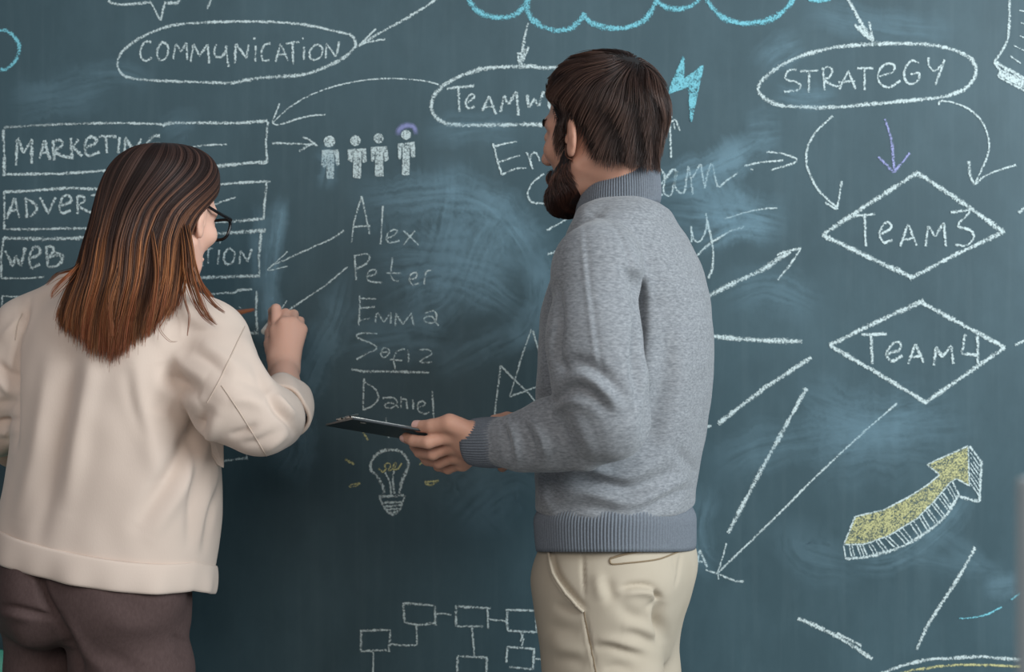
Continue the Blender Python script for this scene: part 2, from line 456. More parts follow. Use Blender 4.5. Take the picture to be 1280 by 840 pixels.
draw('chalk_speech_bubble', 'lower edge and tail of a chalk speech bubble', 0, 0, 3.765, [(4,'l',[510,0,520,15,570,22,640,18,710,10]), (3.2,'l',[710,10,755,98,777,5]), (5,'l',[777,12,830,15,850,0])])
draw('chalk_line', None, 0, 0, 3.765, [(3,'l',[992,0,975,42])])
draw('chalk_arc', 'light blue chalk arc', 0, 0, 3.765, [(5.5,'c',[-30,160,0,142,40,150,80,190,90,235,70,290,35,322,0,330,-20,335])], 'b')
draw('chalk_oval', 'oval drawn round COMMUNICATION', 0, 0, 1, [(4,'c',[445,57,440,45,415,38,375,30,320,27,260,28,215,32,180,45,155,62,147,78,152,92,166,98,200,101,260,103,290,104]), (5,'c',[288,104,330,97,380,93,415,80,435,68,446,56])])
draw('chalk_word', 'word COMMUNICATION', 0, 0, 3.765, wd(3.4, [712,200,690,195,668,215,660,250,670,280,690,285,715,272], [760,200,742,230,742,265,758,284,782,270,792,235,782,205,760,198], [1020,208,1008,240,1020,268,1050,262,1068,215])
 + [(3.6,'l',q) for q in ([815,278,828,205,852,245,878,200,882,282],[897,292,910,208,940,262,978,208,985,298],[1062,215,1075,315],[1105,298,1110,205,1160,275,1170,210],[1202,290,1203,215],[1193,182,1203,182])]
 + [(3.2,'c',[1273,204,1244,213,1230,247,1238,285,1268,282])]
 + [(3.2,k,[a*3.765/3.5+(320*3.765 if i%2==0 else 0) for i,a in enumerate(q)]) for k,q in (('l',[85,270,108,195,140,265]),('l',[92,240,135,238]),('l',[130,192,190,182]),('l',[160,190,163,282]),('l',[208,262,210,205]),('l',[202,170,208,168]),('c',[255,200,235,225,238,255,258,262,285,245,290,210,270,195,255,200]),('l',[305,255,308,190,350,250,365,182]))])
draw('chalk_arrow', None, 320, 0, 3.5, [(4,'c',[790,-5,740,30,640,90,540,145,450,200]), (3,'l',[450,200,525,125]), (3.2,'c',[450,200,500,182,565,172])])
draw('chalk_cloud', 'thick light blue chalk cloud outline', 560, 0, 3.2, [(8,'c',[80,-20,88,5,110,35,150,60,210,70,265,60,305,25,325,-5]), (8,'c',[316,-5,320,50,345,85,390,112,440,122,490,112,530,80,545,50]), (8,'c',[545,65,570,90,630,110,700,112,770,90,810,50,830,10,836,-5]), (7,'c',[835,2,870,28,920,36,970,25,1008,-5]), (8,'c',[1032,-5,1070,45,1120,80,1180,93,1230,90,1290,78,1335,48,1365,20,1382,-5]), (5,'l',[1440,-2,1480,4,1530,-2])], 'b')
draw('chalk_arrow', None, 320, 0, 3.5, [(4,'l',[1190,100,1170,190,1155,285]), (4,'l',[1145,230,1150,270,1158,288,1192,205]), (4,'l',[1150,238,1182,215,1155,280])])
draw('chalk_oval', 'rounded bubble drawn round TEAMWORK', 320, 0, 3.5, [(6,'c',[1680,410,1640,330,1500,292,1400,290,1260,297,1200,290,1100,292,1000,300,900,330,820,375,775,425,768,465,780,505,820,535,870,545,1000,548,1260,545,1500,550,1640,520,1680,410])])
draw('chalk_word', 'word TEAMWORK', 320, 0, 3.5, [(4,'l',[835,388,955,375]), (4,'l',[885,375,890,490]), (3.5,'c',[925,450,955,425,945,412,925,425,918,455,930,475,955,465]), (4,'l',[990,485,1020,420,1050,500]), (3.5,'l',[1000,470,1040,465]), (4.5,'l',[1070,490,1085,420,1105,455,1140,400,1148,505]), (4.5,'l',[1185,415,1195,470,1220,430,1235,465,1260,400]), (4,'c',[1300,420,1280,450,1295,480,1330,470,1335,430,1300,420]), (4,'l',[1370,480,1372,405,1420,425,1375,450,1430,480]), (4,'l',[1460,400,1462,480]), (4,'l',[1510,400,1465,445,1520,480])])
draw('chalk_arrow', 'long thin curved arrow', 320, 0, 3.5, [(2.2,'c',[805,372,740,355,640,345,540,345,430,358,320,385,220,425,140,475,75,535]), (2.8,'c',[103,452,88,495,73,530,85,545,120,540,200,515,250,505,305,502])])
draw('chalk_arrow', None, 320, 0, 3.5, [(3,'l',[70,627,150,628,200,630,250,632]), (3,'c',[205,600,235,612,268,640]), (3,'c',[190,662,225,640,260,625])])
HD = [(222,258,50),(450,252,45),(652,230,43),(892,200,42)]
BD = [[160,335,300,330,308,460,285,468,272,375,262,375,260,582,200,582,202,380,192,485,175,488,153,465],
 [385,330,540,318,547,435,515,442,510,360,500,360,497,580,430,572,436,370,428,360,420,440,388,420],
 [588,310,725,300,737,415,707,432,700,350,690,350,694,562,622,562,630,350,618,350,612,432,590,430],
 [823,280,965,262,972,395,942,397,935,300,922,300,920,550,860,550,866,310,852,310,845,412,830,412]]
for (hx, hy, r), b in zip(HD, BD):
    draw('chalk_figure', None, 380, 140, 7, [(3,'c',[hx+r*.85*math.cos(a)*1.0 if i==0 else hy+r*.85*math.sin(a) for a in np.linspace(0,6.4,11) for i in (0,1)]), (1.2,'l',b+b[:2])], 'w',
         fills=[[v for a in np.linspace(0,6.28,15)[:-1] for v in (hx+r*math.cos(a), hy+r*math.sin(a))], b])
draw('chalk_arrow', 'small upward arrow', 800, 140, 5.25, [(3,'l',[205,300,200,180,195,70]), (2.6,'l',[145,95,175,65,212,30]), (3.2,'c',[180,78,230,52,245,80,262,122]), (2.2,'l',[222,75,228,115])])
draw('chalk_lightning_bolt', 'filled light blue lightning bolt', 620, 50, 3.653, [(3,'l',[855,75,858,180,945,118,890,375,882,210,785,245,855,75])], 'b', fills=[[855,75,858,180,945,118,890,375,882,210,785,245]])
draw('chalk_letters', 'letters En beside the beard', 600, 140, 7, [(3,'l',[115,275,150,420,190,548]), (2.8,'c',[130,300,230,275,320,258]), (2.8,'c',[165,438,250,410,350,380]), (3,'c',[190,548,240,525,320,495,405,490]), (3,'l',[408,350,435,420,460,500]), (3,'c',[440,440,445,380,480,355,505,380,520,430])])
draw('chalk_letters', 'curved letter C beside the beard', 600, 140, 7, [(3,'c',[560,540,480,600,430,670,418,730,440,780,480,795,570,800])])
draw('chalk_word', 'handwritten letters eam', 800, 140, 5.25, [(3.2,'c',[40,508,110,490,150,460,162,420,140,380,100,368,60,380,30,410]), (3,'c',[60,560,100,565,150,540]), (3.6,'c',[240,390,220,375,190,405,160,460,155,520,180,550,205,540,225,470,242,385,228,450,235,500,260,528,290,525,305,440,318,355]), (3.2,'c',[318,355,335,450,347,540]), (3.2,'l',[345,430,398,338,425,500]), (3,'c',[425,500,440,420,470,335,490,410,512,490,570,450,642,398])])
draw('chalk_arrow', 'open arrow pointing right', 800, 140, 5.25, [(3,'c',[685,355,800,330,940,318]), (3,'c',[830,262,920,270,1000,295,1030,315,990,342,860,380]), (2.5,'l',[725,376,742,379])])
draw('chalk_letters', 'handwritten letter y by the shoulder', 860, 260, 7, [(3.2,'l',[28,160,32,300]), (3.2,'c',[30,205,50,270,90,298,130,260,160,170,168,120]), (3.6,'c',[155,45,175,150,205,270,220,400,215,520,175,615]), (3.4,'c',[80,415,180,320,280,255,380,200,495,168])])
draw('chalk_line', None, 860, 260, 7, [(2.4,'c',[320,95,480,45,640,10,780,0])])
draw('chalk_arrow', 'thick slanting arrow', 860, 260, 7, [(7,'c',[150,790,210,755,330,690,480,620,650,540,800,440,900,385]), (4,'c',[780,415,830,390,990,350]), (3,'l',[990,350,900,490,785,630])])
draw('chalk_line', None, 580, 240, 3.23, [(3,'l',[335,155,400,118,450,85])])
draw('chalk_line', None, 580, 240, 3.23, [(3,'l',[338,252,370,240])])
draw('chalk_oval', 'oval drawn round STRATEGY', 920, 0, 3.5, [(5.5,'c',[600,192,700,190,800,192,900,205,980,230,1035,265,1050,310,1030,360,980,400,900,425,760,440,600,455,450,468,300,468,200,462,140,440,105,410,98,385,120,345,200,285,300,240,420,210,520,198,620,192])])
draw('chalk_word', 'word STRATEGY', 920, 0, 3.5, [(3.4,k,q) for k,q in (('c',[265,305,230,308,215,335,225,350,262,358,282,375,265,395,210,402]),('l',[280,312,360,308]),('l',[320,310,318,405]),('l',[380,295,388,395]),('c',[375,305,405,292,422,310,405,340,385,345,420,372,462,380]),('l',[450,392,492,308,522,390]),('l',[448,360,520,355]),('l',[530,300,600,298]),('l',[562,300,562,395]),('c',[622,335,660,325,690,310,690,285,665,278,635,295,620,335,635,370,675,382,718,352]),('c',[800,275,770,265,745,290,735,330,748,362,780,365,800,345]),('l',[800,345,805,318,762,325]),('c',[842,252,845,290,870,310,900,285]),('l',[912,262,895,310,872,370]))])
draw('chalk_arrow', None, 920, 0, 3.5, [(5,'l',[485,-10,520,50,560,120,600,182]), (4,'l',[520,105,535,130,600,182,582,95]), (6,'l',[530,115,590,172]), (6,'l',[560,125,595,172])])
draw('chalk_arrow', 'curved arrow bending left', 860, 180, 2.8, [(3.4,'c',[506,-98,450,-45,420,8,414,60,428,110,460,165,525,226]), (4,'l',[480,205,520,228]), (3.2,'l',[522,228,538,130])])
draw('chalk_arrow', 'violet chalk arrow pointing down', 920, 0, 3.5, [(4,'c',[652,520,680,620,692,745]), (4,'l',[622,685,690,755,760,670])], 'p')
draw('chalk_arrow', 'curved arrow bending right', 920, 0, 3.5, [(3,'c',[888,460,895,442,960,452,1030,485,1080,540,1105,610,1100,680,1045,805]), (5,'c',[1018,705,1025,770,1045,808]), (3.2,'c',[1045,805,1090,770,1150,745,1225,722])])
draw('chalk_shape', 'hatched cut-off shape in the top corner', 920, 0, 3.5, [(4,'c',[1197,-10,1192,150,1165,220,1130,270]), (5,'l',[1130,270,1280,355]), (4,'l',[1130,270,1158,315,1145,335,1280,405])]+[(2,'l',q) for q in ([1200,245,1245,278],[1215,200,1270,225],[1235,155,1275,170],[1245,100,1280,108],[1240,45,1280,55],[1190,300,1240,350],[1170,300,1215,345])], 'w', fills=[[1150,300,1280,362,1280,398,1150,330]])
draw('chalk_diamond', 'diamond drawn round TEAM3', 860, 180, 2.8, [(6.5,'l',[800,100,960,205,1105,308]), (6,'l',[1108,306,940,385,775,472]), (7,'l',[790,468,640,400,470,318]), (6.5,'l',[470,318,640,205,805,98])])
draw('chalk_word', 'word TEAM3', 860, 180, 2.8, [(4,k,q) for k,q in (('l',[580,252,655,245]),('l',[618,250,622,358]),('c',[675,315,710,295,705,275,685,280,670,315,685,345,715,335]),('l',[742,358,770,280,800,355]),('l',[750,335,792,330]),('l',[832,358,840,285,865,325,895,275,902,358]),('c',[920,240,985,235,945,285,985,300,1000,325,975,355,935,352]))])
draw('chalk_diamond', 'diamond drawn round TEAM4', 860, 180, 2.8, [(6,'l',[805,548,960,632,1108,712]), (6,'l',[1108,712,970,808,828,907]), (6,'l',[835,905,660,800,495,705]), (6.5,'l',[495,705,640,632,825,548])])
draw('chalk_word', 'word TEAM4', 860, 180, 2.8, [(4.5,k,q) for k,q in (('l',[605,668,695,665]),('l',[640,668,645,770]),('c',[695,735,740,720,740,695,715,700,695,735,715,760,750,740]),('l',[770,770,795,700,825,765]),('l',[780,745,820,742]),('l',[860,775,868,710,890,745,920,705,928,770]),('l',[970,665,958,735,1012,738]),('l',[1012,670,1015,788]))])
draw('chalk_line', None, 860, 180, 2.8, [(5,'l',[1155,240,1200,212])])
draw('chalk_line', None, 860, 180, 2.8, [(4,'l',[1145,705,1200,675])])
draw('chalk_line', None, 860, 180, 2.8, [(7,'c',[60,670,220,685,400,692])])
draw('chalk_line', None, 860, 420, 2.8, [(6.5,'l',[432,75,270,180,105,308])])
draw('chalk_line', None, 860, 420, 2.8, [(4,'l',[20,325,82,315])])
draw('chalk_line', None, 860, 420, 2.8, [(6,'c',[415,182,300,390,240,500,140,690])])
draw('chalk_arrow', 'long thin arrow running down left', 860, 420, 2.8, [(3.2,'c',[732,235,600,350,450,490,300,640,105,828]), (2.6,'l',[134,725,122,773,103,830]), (3.2,'c',[62,818,103,832,144,849,170,858,195,858]), (2,'l',[103,830,107,852])])
draw('chalk_letters', 'part of a letter A behind the trousers', 860, 680, 10.5, [(4,'l',[150,75,255,300]), (2.5,'l',[110,232,195,230]), (3.5,'l',[145,100,112,310])])
YB = [585,632,680,610,770,565,840,520,880,485,835,450,980,385,985,525,940,500,920,510,860,580,800,640,700,700,620,728,545,730]
YL = crom(np.array([920,510,860,580,800,640,700,700,620,728,545,730], float).reshape(-1,2), 8)
WL = crom(np.array([945,560,900,630,830,690,740,740,640,770,552,780], float).reshape(-1,2), 8)
hat = []
for t in np.linspace(0.03, 0.97, 27):
    a = YL[int(t*(len(YL)-1))]; b = WL[int(t*(len(WL)-1))]
    hat.append((2.4, 'l', [a[0], a[1], b[0], b[1]]))
for t in np.linspace(0.1, 0.95, 7):
    hat.append((2.2, 'l', [988, 395+125*t, 1022, 445+125*t]))
draw('chalk_block_arrow', 'white outline and hatched side of the big bent arrow', 860, 420, 2.8, hat+[(2.6,'l',YB+YB[:2]), (4.5,'c',WL.ravel().tolist()), (3,'l',[545,730,552,782]), (4,'l',[945,560,1020,580,1027,440,985,385]), (3,'l',[925,510,950,560])])
draw('chalk_block_arrow', 'yellow filled face of the big bent arrow', 860, 420, 2.8, [(2,'l',[560+i*14,720-i*6-(i%3)*4,640+i*14,650-i*8]) for i in range(14)]+[(3,'l',[900,470,975,400]),(3,'l',[930,490,980,420])], 'y', fills=[YB])
draw('chalk_line', None, 940, 620, 3.765, [(5.5,'c',[1050,240,980,370,870,540,820,620,775,722])])
draw('chalk_line', None, 940, 620, 3.765, [(6,'c',[215,575,340,630,450,690,565,768]), (4,'l',[400,645,515,705])])
draw('chalk_line', 'short light blue curve', 940, 620, 3.765, [(2.6,'c',[975,577,1040,572,1110,555,1175,522])], 'b')
draw('chalk_line', 'short light blue stroke at the edge', 940, 620, 3.765, [(3,'l',[1218,488,1310,425])], 'b')
draw('chalk_arc', 'white arc at the bottom', 940, 620, 3.765, [(5,'c',[500,890,630,828,720,795,830,770,960,762,1080,755,1180,765,1320,772])])
draw('chalk_arc', 'yellow arc at the bottom', 940, 620, 3.765, [(4,'c',[620,870,720,828,840,808,960,795,1080,795,1180,798,1320,808])], 'y')
draw('chalk_flow_chart', 'flow chart of small linked boxes', 420, 680, 4.267, [(3.6,'l',q) for q in ([130,462,290,458,282,575],[133,460,133,572,270,565],[355,315,528,328,530,435],[360,318,365,418,440,432,530,420],[635,332,825,342],[640,335,640,438,785,440],[808,345,812,450],[905,352,1075,355],[1065,355,1070,470,915,462,910,352],[650,598,805,605,800,760],[648,600,645,760],[915,548,1058,560,1050,668,925,655],[915,548,908,632])]
 + [(3,'l',q) for q in ([288,533,360,540,432,540,430,432],[535,372,575,370,615,378],[815,402,905,410],[725,440,738,595],[985,470,1000,510,990,545],[1000,470,985,520],[1062,612,1140,622],[200,575,196,720])])
draw('chalk_light_bulb', 'white outline of the light bulb', 400, 480, 4.665, [(4.6,'c',[375,640,365,590,335,540,300,505,295,470,320,420,370,388,430,385,480,400,510,440,515,480,500,520,475,570,465,640]), (3,'c',[415,640,405,570,380,515]), (3,'c',[435,640,425,560,432,500]), (4.5,'l',[345,655,490,650]), (4,'l',[355,692,488,686]), (3.6,'l',[345,655,370,715,390,742,430,765,470,725,492,650]), (4,'l',[370,715,480,706]), (4,'l',[380,735,468,725]), (4,'l',[400,752,452,745])])
draw('chalk_filament', 'yellow scribbled filament inside the light bulb', 400, 480, 4.665, [(3,'c',[340,490,370,515,385,490]), (2.6,'c',[383,492,378,475,400,460,412,480,395,502,420,500,436,455,446,470,425,497,450,495,478,462])], 'y')
for ray in ([(4,'l',[145,438,200,468]), (2.6,'l',[150,440,175,462])], [(3.4,'c',[170,600,195,582,235,580]), (2.6,'c',[175,602,205,596,235,580])], [(3.2,'c',[610,572,650,568,692,564]), (3,'c',[612,580,648,588,690,566])], [(3,'l',[580,470,640,422])], [(3,'l',[252,282,280,328])]):
    draw('chalk_ray', 'yellow ray beside the light bulb', 400, 480, 4.665, ray, 'y')
draw('chalk_line', None, 400, 480, 4.665, [(2.4,'l',[385,195,390,235,402,315])])
O3 = (320, 220, 3.5)
draw('chalk_word', 'handwritten name Alex', *O3, [(2.8,k,q) for k,q in (('c',[418,290,430,200,462,88]),('c',[462,88,480,170,497,255]),('l',[428,222,500,218]),('l',[555,132,545,298]),('c',[568,272,600,262,620,240,600,235,575,255,570,280,590,292,628,282]),('l',[645,238,712,302]),('l',[695,240,645,300]))])
draw('chalk_word', 'handwritten name Peter', *O3, [(2.8,k,q) for k,q in (('l',[432,345,438,455]),('c',[432,350,480,340,498,355,480,385,442,405]),('c',[482,440,520,430,525,412,500,412,485,440,500,462,552,465]),('c',[598,355,590,425,600,455,625,460]),('l',[570,425,635,425]),('c',[670,455,700,445,705,425,685,425,670,450,685,475,715,470]),('l',[742,420,735,475]),('c',[738,440,750,415,765,412]))])
draw('chalk_word', 'handwritten name Emma', *O3, [(2.8,k,q) for k,q in (('l',[455,518,450,655]),('l',[452,535,525,538]),('l',[450,580,520,572]),('l',[455,632,500,622]),('l',[522,640,530,597,560,640,590,595,590,645]),('l',[610,655,612,600,642,650,680,600,690,655]),('c',[738,600,775,590,790,610,780,640,745,640,735,620,770,615,785,640,800,655]))])
draw('chalk_word', 'handwritten underlined name Sofia', 380, 400, 3.5, [(2.8,k,q) for k,q in (('c',[320,60,250,58,230,75,300,105,318,125,280,145,230,172]),('c',[345,130,335,150,350,165,370,150,372,130,350,120,340,140,365,140]),('c',[440,128,410,135,392,170,400,215]),('l',[375,172,430,178]),('l',[455,130,458,185]),('c',[505,130,545,130,560,150,530,165,508,185,560,185]))]+[(3.6,'c',[208,215,270,225,380,225,548,230])])
draw('chalk_word', 'handwritten name Daniel', 380, 400, 3.5, [(2.8,k,q) for k,q in (('l',[262,255,258,395]),('c',[262,270,310,300,325,340,300,375,262,392]),('c',[345,340,390,340,408,360,385,385,355,380,360,365,395,365,412,385]),('l',[425,335,425,385]),('c',[425,350,445,345,452,390]),('l',[478,348,478,390]),('c',[500,385,530,370,520,355,500,365,500,395,525,410,548,402]),('l',[562,310,568,440]))])
draw('chalk_zigzag', 'crossed zigzag lines beside the grey sweater', 380, 400, 3.5, [(3,'l',[830,450,845,320,860,200]), (3,'c',[860,200,920,260,990,330,1038,395]), (2.6,'l',[1036,390,970,410]), (2.6,'l',[995,40,950,170,900,335]), (3,'l',[900,335,1050,282]), (3,'l',[1000,45,1020,110,1040,180])])
draw('chalk_arrow', None, *O3, [(2.6,'c',[385,238,330,275,240,315,80,388]), (2.2,'c',[138,330,90,375,50,412,95,405,138,395])])
draw('chalk_line', 'thin line the hand is drawing', *O3, [(2.6,'c',[400,398,300,480,135,592]), (2.2,'l',[135,545,105,592])])
# the stack of boxes on the left
q5 = lambda x, y, L: [v*1.0+(x*5.25 if i % 2 == 0 else y*5.25) for i, v in enumerate(L)]
R_ = lambda L: q5(220, 140, L); Q_ = lambda L: q5(0, 140, L); S_ = lambda L: q5(0, 280, L); T_ = lambda L: q5(220, 280, L)
draw('chalk_box', 'box drawn round MARKETING', 0, 0, 5.25, [(3.6,'l',Q_([25,102,200,90,400,80,600,75,800,72,1050,80,1075,88])), (4.4,'l',Q_([1065,88,1110,74,1300,70,1560,74,1755,58])), (3.6,'l',R_([603,65,590,200,600,330])), (5,'l',R_([600,330,480,335,265,355,100,362])), (4,'l',Q_([1000,370,730,382,600,392,400,405,25,410])), (4.4,'l',Q_([22,115,28,260,28,420]))])
draw('chalk_word', 'word MARKETING', 0, 0, 5.25, [(4.6,k,Q_(q)) for k,q in (('l',[105,350,115,175,155,270,212,180,208,340]),('l',[260,305,292,185,328,315]),('l',[270,270,320,260]),('l',[345,190,358,318]),('c',[345,195,400,185,412,215,360,260,420,290,470,300]),('l',[465,170,475,310]),('l',[515,180,480,230,540,290]),('c',[555,235,610,215,635,185,600,162,565,190,560,250,580,285,655,265]),('l',[650,162,765,160]),('l',[695,165,702,270]),('l',[785,165,775,270]),('l',[815,285,825,165,880,260,930,175]),('c',[1050,155,1000,165,965,210,960,260,1040,270,1055,215,1005,215]))])
draw('chalk_line', None, 0, 0, 5.25, [(2.6,'c',R_([20,255,150,222,335,212]))])
draw('chalk_box', 'box drawn round a word starting ADVER', 0, 0, 5.25, [(4.6,'l',Q_([25,525,150,520,300,510,450,500,650,505,1050,490])), (3.8,'l',R_([200,482,450,462,620,455])), (3.4,'l',R_([597,455,580,600,575,705])), (4.6,'l',R_([575,700,450,712,250,722])), (3.6,'l',Q_([25,768,200,770,400,765,800,762])), (3.8,'l',Q_([28,520,28,768]))])
draw('chalk_word', 'letters ADVERT', 0, 0, 5.25, [(4.2,k,Q_(q)) for k,q in (('l',[45,700,95,560,128,695]),('l',[60,650,125,640]),('l',[170,560,178,695]),('c',[165,565,225,600,242,640,200,690]),('l',[262,560,318,665,365,560]),('c',[392,615,450,600,470,570,440,545,405,570,392,630,410,665,465,645]),('l',[510,550,510,670]),('c',[510,555,550,555,550,590,515,610,560,645,600,660]),('l',[595,547,680,532]),('l',[640,540,645,650]))])
draw('chalk_line', None, 0, 0, 5.25, [(2.6,'l',R_([240,615,310,585,392,560]))])
draw('chalk_box', 'box drawn round a word starting WEB', 0, 0, 5.25, [(5.5,'l',S_([25,92,150,95,300,98,560,92,900,88])), (3.8,'l',S_([25,90,10,200,8,352])), (2.8,'l',S_([8,355,130,358,290,348])), (5.5,'l',T_([200,70,400,55,592,42])), (3.6,'l',T_([560,50,545,200,548,345])), (5,'l',T_([60,355,300,348,552,340]))])
draw('chalk_word', 'letters WEB', 0, 0, 5.25, [(4.6,k,S_(q)) for k,q in (('l',[35,175,85,275,105,205,135,280,165,155]),('c',[195,225,250,205,265,170,235,150,205,180,195,240,210,290,262,262]),('l',[305,145,315,280]),('c',[305,150,345,150,350,185,320,212]),('c',[320,215,390,205,405,240,375,275,315,282]),('l',[360,185,415,205,398,260]))])
draw('chalk_word', 'letters ATION', 0, 0, 5.25, [(3.4,k,T_(q)) for k,q in (('l',[110,275,145,190,178,275]),('l',[120,240,165,240]),('l',[175,165,242,160]),('l',[212,165,210,262]),('l',[285,170,275,265]),('l',[286,122,293,122]),('c',[345,160,320,190,315,240,345,268,378,240,382,185,350,158]),('l',[415,262,425,170,470,250,497,165]))])
draw('chalk_box', 'empty box behind the shoulder', 0, 0, 5.25, [(3,'l',S_([12,472,110,478,300,474,800,470,1290,464])), (3,'l',S_([15,475,12,620,14,760])), (3.4,'l',T_([100,466,250,460,330,450,380,455,405,435,500,428])), (3.8,'l',T_([532,440,525,580,535,715])), (4.8,'l',T_([300,720,420,715,542,715])), (2.2,'l',T_([405,648,425,668])), (2.2,'l',T_([412,542,428,552]))])
draw('chalk_box', 'lower edge of a box behind the elbow', 0, 440, 2.8, [(3.6,'l',[-20,385,60,385,400,388,700,386,785,381,865,371]), (3,'l',[860,330,866,378])])
# ---------------------------------------------------------------- people: shared builders
def frame(yaw_dir, pitch=0.0, roll=0.0):
    """Columns F, L, U of a head or body that looks along yaw_dir (x, y); pitch > 0 looks down."""
    f = np.array([yaw_dir[0], yaw_dir[1], 0.0]); f /= np.linalg.norm(f)
    u = np.array([0, 0, 1.0]); l = np.cross(u, f)
    f2 = f*math.cos(pitch)-u*math.sin(pitch); u2 = u*math.cos(pitch)+f*math.sin(pitch)
    l3 = l*math.cos(roll)+u2*math.sin(roll); u3 = u2*math.cos(roll)-l*math.sin(roll)
    return np.stack([f2, l3, u3], 1)
def rot_axis(axis, a):
    axis = np.asarray(axis, float)/np.linalg.norm(axis); K = np.array([[0, -axis[2], axis[1]], [axis[2], 0, -axis[0]], [-axis[1], axis[0], 0]])
    return np.eye(3)+math.sin(a)*K+(1-math.cos(a))*K@K

class Head:
    """A human head in its own frame (F forward, L left, U up), placed at c with scale s."""
    def __init__(s, c, Fr, scale, female=False):
        s.c, s.Fr, s.k, s.female = np.asarray(c, float), Fr, scale, female
    def local(s, P): return (P-s.c) @ s.Fr/s.k
    def world(s, p): return s.c+(np.atleast_2d(p)*s.k) @ s.Fr.T
    def skull(s, P):
        q = s.local(P)
        d = ell(q, (-.012, 0, .03), (.099, .077, .088))
        d = smin(d, ell(q, (.033, 0, -.035), (.058, .060, .082)), .03)
        return d*s.k
    def __call__(s, P):
        q = s.local(P); a = q.copy(); a[:, 1] = np.abs(a[:, 1])
        fm = s.female
        d = ell(q, (-.012, 0, .03), (.099, .077, .088))
        d = smin(d, ell(q, (.034, 0, -.035), (.056, .058 if not fm else .056, .080)), .03)
        d = smin(d, chain(a, [(.004, .055, -.066), (.045, .037, -.098), (.074, .010, -.112)], [.018, .017, .018] if not fm else [.015, .014, .014]), .025)
        d = smin(d, ell(q, (.030, 0, -.085), (.045, .040, .030)), .02)
        d = smin(d, ell(a, (.058, .044, -.034), (.024, .022, .020)), .02)
        d = smin(d, chain(a, [(.088, 0, .014), (.080, .034, .016), (.060, .052, .008)], [.010, .010, .010]), .014)
        d = smax(d, -ell(a, (.098, .032, -.010), (.018, .019, .013)), .012)
        d = smin(d, ell(a, (.073, .032, -.010), (.0165, .0165, .014)), .004)              # lids over the eyes
        d = smin(d, chain(q, [(.088, 0, .004), (.101, 0, -.020), (.111, 0, -.040)], [.008, .009, .0105]), .012)
        d = smin(d, ell(a, (.099, .012, -.046), (.011, .008, .008)), .006)
        d = smax(d, -ell(a, (.104, .008, -.054), (.004, .0035, .004)), .003)
        d = smin(d, chain(a, [(.097, 0, -.070), (.086, .022, -.074)], [.007, .004]), .006)   # upper lip
        d = smin(d, chain(a, [(.095, 0, -.081), (.085, .020, -.076)], [.008, .004]), .006)   # lower lip
        d = smax(d, -chain(a, [(.106, 0, -.0755), (.092, .024, -.075)], [.002, .0015]), .003)
        d = smin(d, ell(q, (.080, 0, -.110), (.014, .018, .014)), .012)                       # chin
        # ears: a flared shell with rim, hollow, tragus and lobe
        R = rot_axis((0, 0, 1), -0.42 if fm else -0.62) @ rot_axis((0, 1, 0), 0.16)
        e = (a-np.array([.004, .074 if fm else .081, -.018])) @ R
        rim = np.sqrt((e[:, 0]/.0185)**2+(e[:, 2]/.0335)**2+1e-9)
        ear = ell(e, (0, 0, 0), (.0195, .0075, .0335))
        ear = smax(ear, -ell(e, (.002, .0085, .003), (.0120, .0078, .0215)), .005)
        ear = smin(ear, ell(e, (.011, .001, -.006), (.0045, .0045, .007)), .006)
        ear = smin(ear, chain(e, [(-.006, .003, .014), (-.008, .004, -.004), (.002, .003, -.018)], [.0032, .0035, .0032]), .004)
        ear = smin(ear, ell(e, (.004, .001, -.028), (.009, .0055, .010)), .006)
        d = smin(d, ear, .007)
        return d*s.k

def sample_region(head, mask, n, seed, surf=None):
    """n random points on the head's surface inside mask(local) < 0."""
    r = np.random.default_rng(seed); out = []
    tot = 0
    while tot < n:
        dirs = r.normal(size=(n*3, 3)); dirs /= np.linalg.norm(dirs, axis=1, keepdims=True)
        q = np.array([.0, 0, -.01])+dirs*.16
        P = head.world(q)
        P = settle(surf or (head.skull if mask.__name__.startswith('cap') else head), P, 0.0, 9)
        l = head.local(P)
        k = mask(l) < 0
        out.append(P[k]); tot += k.sum()
        if k.sum() == 0: break
    return np.concatenate(out)[:n]
def grad(f, P, e=0.002):
    return np.stack([f(P+np.eye(3)[i]*e)-f(P-np.eye(3)[i]*e) for i in range(3)], 1)/(2*e)
def settle(f, P, off, it=2):
    for _ in range(it):
        G = grad(f, P); g2 = np.maximum((G*G).sum(1), .2)
        P = P-G*((f(P)-off)/g2)[:, None]
    return P

